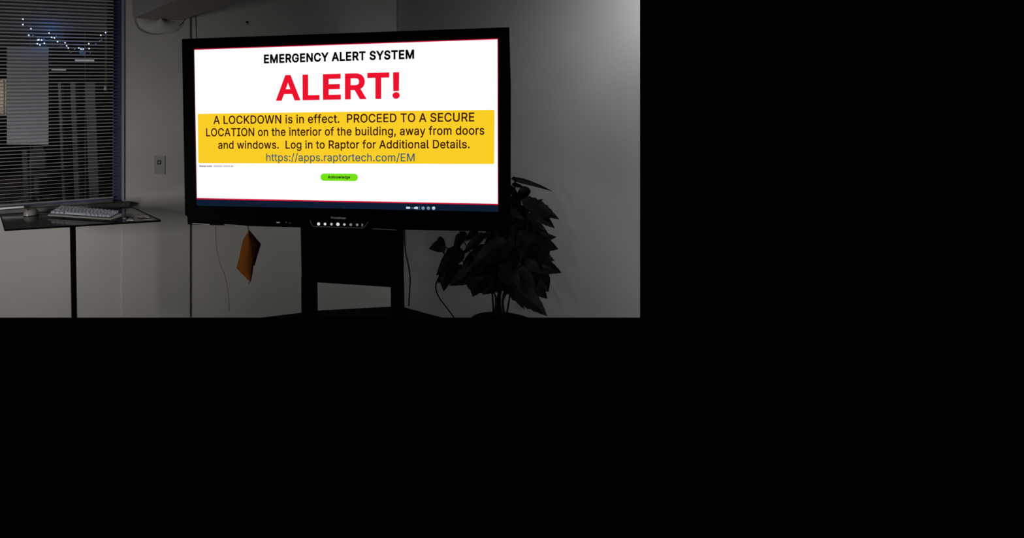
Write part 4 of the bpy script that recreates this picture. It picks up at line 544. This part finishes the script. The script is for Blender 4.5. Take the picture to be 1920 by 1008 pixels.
def glyph(ch_, bold):
    if (ch_, bold) in GC: return GC[(ch_, bold)]
    loops = []
    for sd in GL[ch_][1]:
        n_ = len(sd) // 6; pts = []
        for k in range(n_):
            p0 = V((sd[6 * k + 2], sd[6 * k + 3])); h0 = V((sd[6 * k + 4], sd[6 * k + 5])); k2 = (k + 1) % n_
            h1 = V((sd[6 * k2], sd[6 * k2 + 1])); p1 = V((sd[6 * k2 + 2], sd[6 * k2 + 3]))
            e_ = (p1 - p0); st = abs(e_.cross(h0 - p0)) + abs(e_.cross(h1 - p0)) < 3 * max(e_.length, 1)
            for i in range(1 if st else 5):
                t = i / 5; pts.append(p0 * (1 - t) ** 3 + h0 * 3 * t * (1 - t) ** 2 + h1 * 3 * t * t * (1 - t) + p1 * t ** 3)
        q_ = []
        for p in pts:
            if not q_ or (p - q_[-1]).length > .8: q_.append(p)
        while len(q_) > 3 and (q_[0] - q_[-1]).length < .8: q_.pop()
        if len(q_) >= 3: loops.append([p / 1000 for p in q_])
    if not loops: GC[(ch_, bold)] = ([], []); return GC[(ch_, bold)]
    def ar(l): return sum(l[k - 1].cross(l[k]) for k in range(len(l)))
    sg = 1 if ar(max(loops, key=lambda l: abs(ar(l)))) > 0 else -1
    if bold:
        nl = []
        for l in loops:
            o_ = []
            for k in range(len(l)):
                d0 = (l[k] - l[k - 1]).normalized(); d1 = (l[(k + 1) % len(l)] - l[k]).normalized()
                n0 = V((d0.y, -d0.x)) * sg; n1 = V((d1.y, -d1.x)) * sg; m_ = n0 + n1; dn = max(m_.dot(n0), .35)
                o_.append(l[k] + m_ * (bold / dn))
            nl.append(o_)
        loops = nl
    vin = [p for l in loops for p in l]; ein = []; i0 = 0
    for l in loops:
        ein += [(i0 + k, i0 + (k + 1) % len(l)) for k in range(len(l))]; i0 += len(l)
    vo, eo, fo = delaunay_2d_cdt(vin, ein, [], 0, 1e-7)[:3]
    def wn_(c):
        w_ = 0
        for l in loops:
            for k in range(len(l)):
                a_, b2 = l[k - 1], l[k]
                if a_.y <= c.y < b2.y and (b2 - a_).cross(c - a_) > 0: w_ += 1
                elif b2.y <= c.y < a_.y and (b2 - a_).cross(c - a_) < 0: w_ -= 1
        return w_
    fk = [f for f in fo if wn_(sum((vo[i] for i in f), V((0, 0))) / len(f)) != 0]
    used = sorted({i for f in fk for i in f}); mp_ = {v: i for i, v in enumerate(used)}
    GC[(ch_, bold)] = ([vo[i] for i in used], [tuple(mp_[i] for i in f) for f in fk]); return GC[(ch_, bold)]
def text(name, s, pl, pr, pcap, mat, z, bold=0.0, par=None, track=0.0, desc=False):
    """s set on the baseline from pixel pl to pixel pr; pcap is a pixel at cap height"""
    a, b_, c_ = D(*pl), D(*pr), D(*pcap)
    base_y = (a.y + b_.y) / 2; cap = c_.y - base_y
    x = 0; mn, mxx = 1e9, -1e9; allv, allf, wv, word = [], [], [], 0
    for ch_ in s:
        if ch_ == ' ': word += 1
        vs, fs = glyph(ch_, bold); i0 = len(allv); wv += [word] * len(fs)
        allv += [V((v[0] + x, v[1], 0)) for v in vs]; allf += [tuple(i0 + k for k in f) for f in fs]
        x += GL[ch_][0] + track + bold * 1.2
    if allv: mn = min(v.x for v in allv) + bold; mxx = max(v.x for v in allv) - bold
    sx = (b_.x - a.x) / (mxx - mn + 2 * bold); sy = cap / (.509 + 2 * bold)
    for wd in sorted(set(wv)):                # one flat piece per printed word
        fs = [f for f, w_ in zip(allf, wv) if w_ == wd]; used = sorted({i for f in fs for i in f}); mp_ = {v: i for i, v in enumerate(used)}
        me = bpy.data.meshes.new(name)
        me.from_pydata([(a.x + (allv[i].x - mn + bold) * sx, base_y + (allv[i].y + bold) * sy, z) for i in used], [], [tuple(mp_[i] for i in f) for f in fs])
        me.materials.append(mat)
        o = bpy.data.objects.new(name, me); COL.objects.link(o); o.parent = par or screen
    return o
text('heading_word', 'EMERGENCY ALERT SYSTEM', (495, 118.3), (776.5, 111), (495.5, 102.3), ink, .0014, bold=.032)
text('alert_word', 'ALERT!', (517.3, 188.2), (749.5, 185.3), (530, 141), red, .0014, bold=.026)
text('message_word', 'A LOCKDOWN is in effect.  PROCEED TO A SECURE', (400.3, 231.6), (889.3, 228.9), (400.3, 217.2), dink, .0022, bold=.013)
text('message_word', 'LOCATION on the interior of the building, away from doors', (386.8, 254.9), (908, 253.2), (387, 240.4), dink, .0022, bold=.013)
text('message_word', 'and windows.  Log in to Raptor for Additional Details.', (409.3, 278.2), (880.5, 278.8), (409.5, 264), dink, .0022, bold=.013)
text('link_word', 'https://apps.raptortech.com/EM', (499.5, 301.9), (777.4, 302.4), (499.5, 287.5), blu, .0022, bold=.008)
text('small_print', 'Message Issued:', (374, 312.4), (398, 312.6), (374, 309.6), gry2, .0014, bold=.04)
text('small_print', '10/20/2022 10:30:01 AM', (400.5, 312.7), (437, 312.9), (400.5, 309.7), gry, .0014, bold=.03)
text('button_word', 'Acknowledge', (614.8, 334.2), (656.6, 334.6), (614.8, 328.9), dgr, .0022, bold=.035)
# taskbar icons
def disc(name, px, py, rpx, mat, z, par, t=.0006, seg=16, zc=0.0):
    c_ = D(px, py, 0); R_ = rpx * 2.8 / 1000
    return dobj(name, MB().lathe([(0, 0), (R_, 0), (R_, t), (0, t)], seg, Matrix.Translation(V((c_.x, c_.y, z)))), mat, par)
flat('taskbar_icon', [(761.6, 387.2), (767.5, 387.3), (769.5, 388.5), (769.5, 390), (767.5, 391.5), (761.6, 391.4)], icon, .0014)
flat('taskbar_icon', [(772, 388.6), (773.5, 388.6), (773.5, 390.8), (772, 390.8)], icond, .0014)
flat('taskbar_icon', [(775.5, 389.3), (779, 387.2), (783.6, 387.3), (783.6, 392), (779, 391.9), (775.8, 390.8)], icon, .0014)
flat('taskbar_icon', [(786, 386.6), (786.7, 386.6), (786.7, 392.8), (786, 392.8)], icond, .0014)
for x, m_ in ((793.3, icond), (803.2, icond), (813, icon)): disc('taskbar_icon', x, 389.9, 3.0, m_, .0008, screen)
q = MB(); c_ = D(636, 391.8); q.tube([c_ + V((math.cos(a) * .0085, math.sin(a) * .0085, .0018)) for a in [math.radians(10 + 16 * k) for k in range(11)]], .0016, 6)
dobj('taskbar_arc', q, em('screen_near_black', (2, 4, 12)), screen)
# lower bar: silver trims, ports, control panel
def dstrip(name, pts, wid, mat, par=None, z=hz, t=.002):
    q = MB(); ps = [D(x, y, z) for x, y in pts]
    L_ = []; R_ = []
    for k, p in enumerate(ps):
        tdir = (ps[min(k + 1, len(ps) - 1)] - ps[max(k - 1, 0)]).normalized(); nn = V((-tdir.y, tdir.x, 0)) * wid / 2
        L_.append(p + nn); R_.append(p - nn)
    poly = L_ + R_[::-1]
    for k in range(len(ps) - 1):
        f4 = [L_[k], L_[k + 1], R_[k + 1], R_[k]]; q.hexa(f4, [p + V((0, 0, t)) for p in f4])
    return dobj(name, q, mat, par)
silv = M_['silver']
dstrip('silver_trim', [(361, 418.9), (372, 419.2), (384, 420), (393, 420.6)], .0035, silv)
dstrip('silver_trim', [(421, 421), (440, 421.8), (461, 423.4)], .0038, silv)
dstrip('silver_trim', [(698, 428.8), (722, 429.8), (743, 430.9)], .0040, silv)
flat('port', [(519.5, 415.3), (525.6, 415.4), (525.6, 417.2), (519.5, 417.1)], gry, hz + .0008, dp)
flat('port', [(537, 414.8), (538.6, 414.8), (538.3, 417.5), (537.2, 417.5)], gry2, hz + .0008, dp)
flat('port', [(543, 415.8), (547, 415.8), (547, 418.8), (543, 418.8)], em('port_dim', (30, 30, 32)), hz + .0008, dp)
cpn = flat('control_panel', [(583, 412.5), (689, 415.8), (681.5, 426), (587, 423.3)], M_['panel'], hz + .001, dp)
dstrip('panel_trim', [(581.2, 412.3), (583.6, 418.5), (586.2, 423.6), (588.5, 424.3), (634, 425.8), (680, 426.9), (683.5, 425), (690.3, 415.4)], .0040, M_['silver'], cpn, hz + .0008)
bw = [em('button_%s' % n_, (v, v, v)) for n_, v in (('bright', 225), ('mid', 185), ('dim', 118))]
for x, y, r_, m_ in ((598.2, 418.8, 2.9, 0), (610.2, 419, 2.5, 0), (622.3, 419.3, 2.4, 1), (634.2, 419.5, 3.2, 0), (646.3, 419.8, 2.3, 1), (658.3, 420.2, 2.6, 2), (670.2, 420.4, 2.5, 2)):
    disc('button', x, y, r_, bw[m_], hz + .001, cpn, .0015)
flat('button', [(677.8, 418.6), (681.4, 418.8), (680.6, 420.6), (680.9, 423.4), (678.4, 423.3), (678.8, 420.6)], bw[2], hz + .0022, cpn)
text('maker_name', 'Promethean', (621.6, 409), (648.6, 409.9), (622, 405.3), em('print_grey', (96, 96, 96)), hz + .0006, bold=.012, par=dp)
# stand
def dprism(name, pts, z0, z1, mat, **k):
    zm = z1; ps = [D(x, y, zm) for x, y in pts]
    return dobj(name, MB().hexa([V((p.x, p.y, z0)) for p in ps], [V((p.x, p.y, z1)) for p in ps]), mat, **k)
dprism('stand_panel', [(563.2, 418), (756.5, 425), (756.8, 540), (565.5, 527.5)], -.16, -.092, M_['blackm'], bevel=.003)
dprism('stand_leg', [(564.5, 520), (591, 520), (591.8, YB), (565, YB)], -.17, -.10, M_['blackm'], bevel=.003)
dprism('stand_leg', [(732.5, 530), (757.2, 530), (758.2, YB), (733, YB)], -.17, -.10, M_['blackm'], bevel=.003)
for x, y in ((571.3, 523.3), (740.8, 531.4)):
    c_ = D(x, y, -.0905); R_ = .0036; dobj('bolt', MB().lathe([(0, .004), (R_ * .7, .003), (R_, 0), (0, 0)], 10, Matrix.Translation(c_)), pm('bolt_steel', (.25, .25, .25), .3, metal=.6, var=.1))
# stand shelf (its far corner shows between the legs and the bottom of the view)
ap = MD @ D(750, 573.5, -.19); zsf = ap.z
q = MB(); pts = [ap, atZ(600, 581.5, zsf), atZ(490, 595, zsf), atZ(565, YB, zsf), atZ(700, YB, zsf), atZ(829, 595, zsf)]
obj('stand_shelf', MB().prism(pts, (0, 0, -.022)), M_['blackm'], dp)
# power cable of the display and orange pouch
def cable(name, pts, rad, mat, label, cat='cable', Y=None):
    tag(obj(name, MB().tube(spline(pts, 6), rad, 6), mat), label, cat)
cable('power_cable', [MD @ D(x, y, -.13) for x, y in ((758.5, 425), (759, 455), (761.5, 478), (766.5, 500), (769, 522), (768, 545), (766.5, 574.5))], .0036, M_['blackm'], 'black power cable hanging beside the right side of the display stand')
ph = thing('hanging_pouch', 'orange and brown cloth pouch hanging from the display lower edge', 'pouch', MD @ D(468, 527, .015))
def Q(x, y, z=.015): return MD @ D(x, y, z)
def pad(pts_l, pts_r, bulge, z=.0):
    """strip between two edges, puffed to the front and back"""
    rows_ = []
    for (a, b_) in zip(pts_l, pts_r):
        rw = []
        for k in range(9):
            t = k / 8; rw.append((a[0] * (1 - t) + b_[0] * t, a[1] * (1 - t) + b_[1] * t, math.sin(math.pi * t)))
        rows_.append(rw)
    q = MB(); n_ = len(rows_)
    for sgn in (1, -1):
        q.grid([[Q(x, y, .015 + z + sgn * bulge * w_ * math.sin(math.pi * min(1, (i + .35) / (n_ - .3))) ) for (x, y, w_) in rw] for i, rw in enumerate(rows_)])
    return q
obj('pouch_body', pad([(466, 431), (462, 439), (456.5, 448), (452.5, 462), (449, 480), (446, 493), (443.5, 502), (452, 511.5), (461, 520), (468.5, 527.5)], [(467.5, 432), (468, 440), (473, 450), (475.5, 462), (476.5, 475), (477, 488), (475, 500), (474, 509), (472.5, 518), (470, 528)], .022), M_['orange'], ph, weld=True)
obj('side_panel', pad([(466.5, 431), (467, 437), (468.5, 447), (469.5, 459), (470.5, 472), (471.5, 485), (473, 497)], [(467.5, 431), (475, 440), (482, 448.5), (489.3, 457), (485.5, 470), (481.5, 483), (477.5, 498)], .018, -.004), M_['odark'], ph, weld=True)
obj('hanging_cord', MB().tube(spline([Q(464.5, 423.5, .012), Q(465.5, 428, .016), Q(466.5, 433, .016)], 4), .0022, 6), M_['odark'], ph)
obj('tassel', MB().tube([Q(469, 526, .015), Q(467.8, 529, .015), Q(465.5, 532, .015)], [.003, .002, .001], 6), M_['odark'], ph)
for x, y, z in ((455, 466.3, .034), (447.5, 498.8, .022)):
    c_ = Q(x, y, z); obj('stud', MB().lathe([(0, -.002), (.0028, 0), (0, .002)], 8, Matrix.Translation(c_)), pm('stud_metal', (.8, .65, .45), .4, var=.05), ph)

# ---------------------------------------------------------------- potted plant
PY = 3.22
pl = thing('potted_plant', 'dark broad-leaved houseplant in a round pot behind the right side of the display', 'plant', atY(945, YB, PY))
pc = atY(945, 588, PY); sR = 62 * PY / 1000
prof = [(0, -.004), (sR * .93, -.004), (sR * .96, .012), (sR, .012), (sR * 1.01, 0), (sR * .985, -.02)]
botz = atY(945, YB, PY - sR).z
zrim = atY(945, 583.5, PY + sR).z
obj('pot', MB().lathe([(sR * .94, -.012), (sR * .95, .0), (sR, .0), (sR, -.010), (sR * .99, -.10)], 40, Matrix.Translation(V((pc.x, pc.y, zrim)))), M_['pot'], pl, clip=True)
rows_ = []
for i in range(10):
    rr = sR * .945 * i / 9
    rows_.append([V((pc.x + rr * math.cos(a), pc.y + rr * math.sin(a), zrim - .006 + .02 * (1 - (i / 9) ** 2) + random.uniform(0, .006))) for a in [2 * math.pi * k / 24 for k in range(24)] + [0]])
for rw in rows_: rw[-1] = rw[0]
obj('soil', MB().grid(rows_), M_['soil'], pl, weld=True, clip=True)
def leaf(base, tip, wid, facing=None, fold=.18, droop=.12, wave=.06, name='leaf', jag=0, par=None):
    ax = tip - base; L_ = ax.length; ax.normalize()
    n_ = facing if facing else (CAMLOC - base).normalized()
    n_ = (n_ - ax * n_.dot(ax)).normalized(); sd = ax.cross(n_)
    NU = 14; prof_ = []
    for i in range(NU + 1):
        t = i / NU; wv = (math.sin(math.pi * t ** .62) ** .85) if 0 < t < 1 else 0
        if jag and i % 2: wv *= (1 - jag)
        wv *= (1 - .25 * t); prof_.append((t, max(wv, .015)))
    rows_ = []; ph_ = random.uniform(0, 6)
    for (t, wv) in prof_:
        rw = []
        for k in range(-4, 5):
            s_ = k / 4; back = -.10 * L_ * (abs(s_) ** 1.5) * (1 - t) * (1 if t < .4 else .4)
            rw.append(base + ax * (L_ * t + back) + sd * (s_ * wid / 2 * wv) + n_ * (abs(s_) * fold * wid * wv - droop * L_ * (t ** 2) * 0 - droop * L_ * 4 * (t - .5) ** 2 * .25 + wave * wid * math.sin(ph_ + 9 * t) * s_ * wv))
        rows_.append(rw)
    q = MB(); q.grid(rows_); q.grid([[p - n_ * .0008 for p in reversed(rw)] for rw in rows_])
    o = obj(name, q, M_['leaf'], pl, fix=False); o_ = o
    # midrib
    return o
def LP(x, y, dy=0): return atY(x, y, PY + dy)
K = PY / 1000
leaves = [ # base, tip, width px, depth, jag
 ((966, 335), (1037, 357), 11, -.03, 0), ((962, 332), (968, 341), 6, 0, 0), ((988, 353), (968, 380), 20, .02, 0), ((962, 345), (984, 352), 9, .02, 0),
 ((984, 378), (1050, 411), 30, -.05, .12), ((1000, 392), (1040, 428), 26, .04, .1), ((975, 398), (1018, 372), 18, .06, 0),
 ((1006, 452), (1047, 467), 30, -.04, .1), ((1000, 445), (1044, 444), 20, .02, 0), ((990, 485), (1054, 512), 36, -.06, .1), ((1000, 474), (1040, 488), 26, .03, 0),
 ((958, 532), (1027, 592), 44, -.08, .14), ((985, 520), (1027, 560), 36, .02, .1), ((975, 505), (1020, 530), 36, .05, 0), ((950, 530), (985, 580), 24, .05, .1),
 ((833, 460), (804, 466), 24, -.02, 0), ((826, 446), (833, 478), 14, -.01, 0),
 ((862, 470), (818, 516), 32, -.05, 0), ((846, 500), (821, 530), 26, .0, 0), ((836, 512), (832, 546), 22, -.02, .1), ((870, 505), (826, 534), 30, .03, 0), ((856, 470), (836, 500), 30, .05, 0),
 ((900, 500), (843, 535), 42, -.03, .1), ((905, 510), (886, 556), 44, -.06, .14), ((940, 515), (905, 552), 44, -.02, .12), ((880, 520), (930, 545), 40, .05, 0),
 ((905, 480), (860, 520), 40, .06, 0), ((940, 480), (900, 515), 46, .02, 0), ((960, 470), (925, 530), 46, -.04, 0), ((965, 500), (948, 552), 40, .04, .1),
 ((950, 440), (900, 478), 40, .04, 0), ((945, 455), (880, 505), 36, -.07, 0), ((920, 432), (960, 452), 28, .06, 0), ((990, 430), (950, 470), 46, .0, 0), ((1000, 440), (975, 490), 48, -.05, 0),
 ((1005, 455), (1010, 505), 44, .05, 0), ((985, 480), (1005, 540), 46, -.02, 0), ((962, 420), (1005, 450), 36, .02, 0), ((960, 400), (1000, 425), 34, .03, 0), ((975, 410), (1030, 440), 34, .07, 0),
 ((958, 385), (985, 412), 24, -.02, 0), ((962, 368), (978, 398), 18, .03, 0), ((952, 350), (975, 372), 14, .05, 0), ((940, 500), (975, 545), 40, -.09, 0), ((970, 540), (1020, 575), 34, .07, .1),
 ((870, 436), (858, 466), 16, .03, 0), ((862, 440), (852, 486), 14, -.03, 0), ((905, 440), (866, 478), 17, -.02, 0), ((893, 432), (872, 452), 15, .04, 0),
 ((925, 430), (905, 448), 14, .05, 0), ((930, 445), (945, 480), 26, .06, 0), ((900, 505), (918, 540), 36, .09, 0), ((1000, 560), (1022, 590), 20, .05, .1), ((1003, 500), (1042, 506), 22, .06, 0),
 ((890, 470), (935, 500), 34, .08, 0), ((915, 465), (890, 500), 34, .10, 0), ((1010, 512), (1028, 548), 30, .08, 0), ((960, 545), (1010, 560), 26, .1, 0), ((965, 440), (940, 500), 44, .1, 0)]
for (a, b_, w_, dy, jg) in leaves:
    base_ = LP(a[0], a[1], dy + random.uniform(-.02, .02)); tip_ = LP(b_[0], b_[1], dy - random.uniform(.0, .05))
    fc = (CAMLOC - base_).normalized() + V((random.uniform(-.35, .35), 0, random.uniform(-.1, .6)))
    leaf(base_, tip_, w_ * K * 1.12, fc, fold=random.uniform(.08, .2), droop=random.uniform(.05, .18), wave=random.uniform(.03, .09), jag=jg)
root_ = V((pc.x, pc.y, zrim - .005))
stems = [((928, 590), (930, 565), (926, 548), (905, 510)), ((934, 590), (933, 560), (942, 530), (950, 470), (962, 400), (966, 337)), ((945, 590), (943, 560), (955, 520), (985, 440), (990, 380)),
         ((950, 590), (955, 560), (958, 533)), ((925, 588), (924, 565), (918, 540), (880, 500), (845, 470), (833, 461)), ((940, 588), (938, 555), (950, 520), (1000, 480), (1006, 452)), ((936, 588), (936, 560), (928, 520), (905, 478), (925, 440), (935, 428)),
         ((905, 510), (880, 470), (862, 436), (872, 425)), ((943, 590), (946, 556), (975, 520), (1003, 500)), ((850, 488), (878, 466), (905, 442), (925, 430)), ((890, 447), (900, 470), (912, 486)), ((905, 440), (915, 455), (920, 470))]
for k, st in enumerate(stems):
    rd = [.0075, .0085, .008, .006, .006, .006, .0055, .004, .005, .009, .0018, .003][k]
    pts_ = spline([LP(x, y, .03 * math.sin(k * 2.1)) for x, y in st], 5); n_ = len(pts_)
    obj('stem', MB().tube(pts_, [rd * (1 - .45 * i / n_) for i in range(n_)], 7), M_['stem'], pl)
cable('trailing_cable', [atY(x, y, 3.15) for x, y in ((830, 512), (822, 522), (817.5, 533), (818, 545), (825, 560), (838, 577), (851, 594.5))], .0042, M_['blackm'], 'thin black cable dropping from the leaves to the floor between stand and plant')
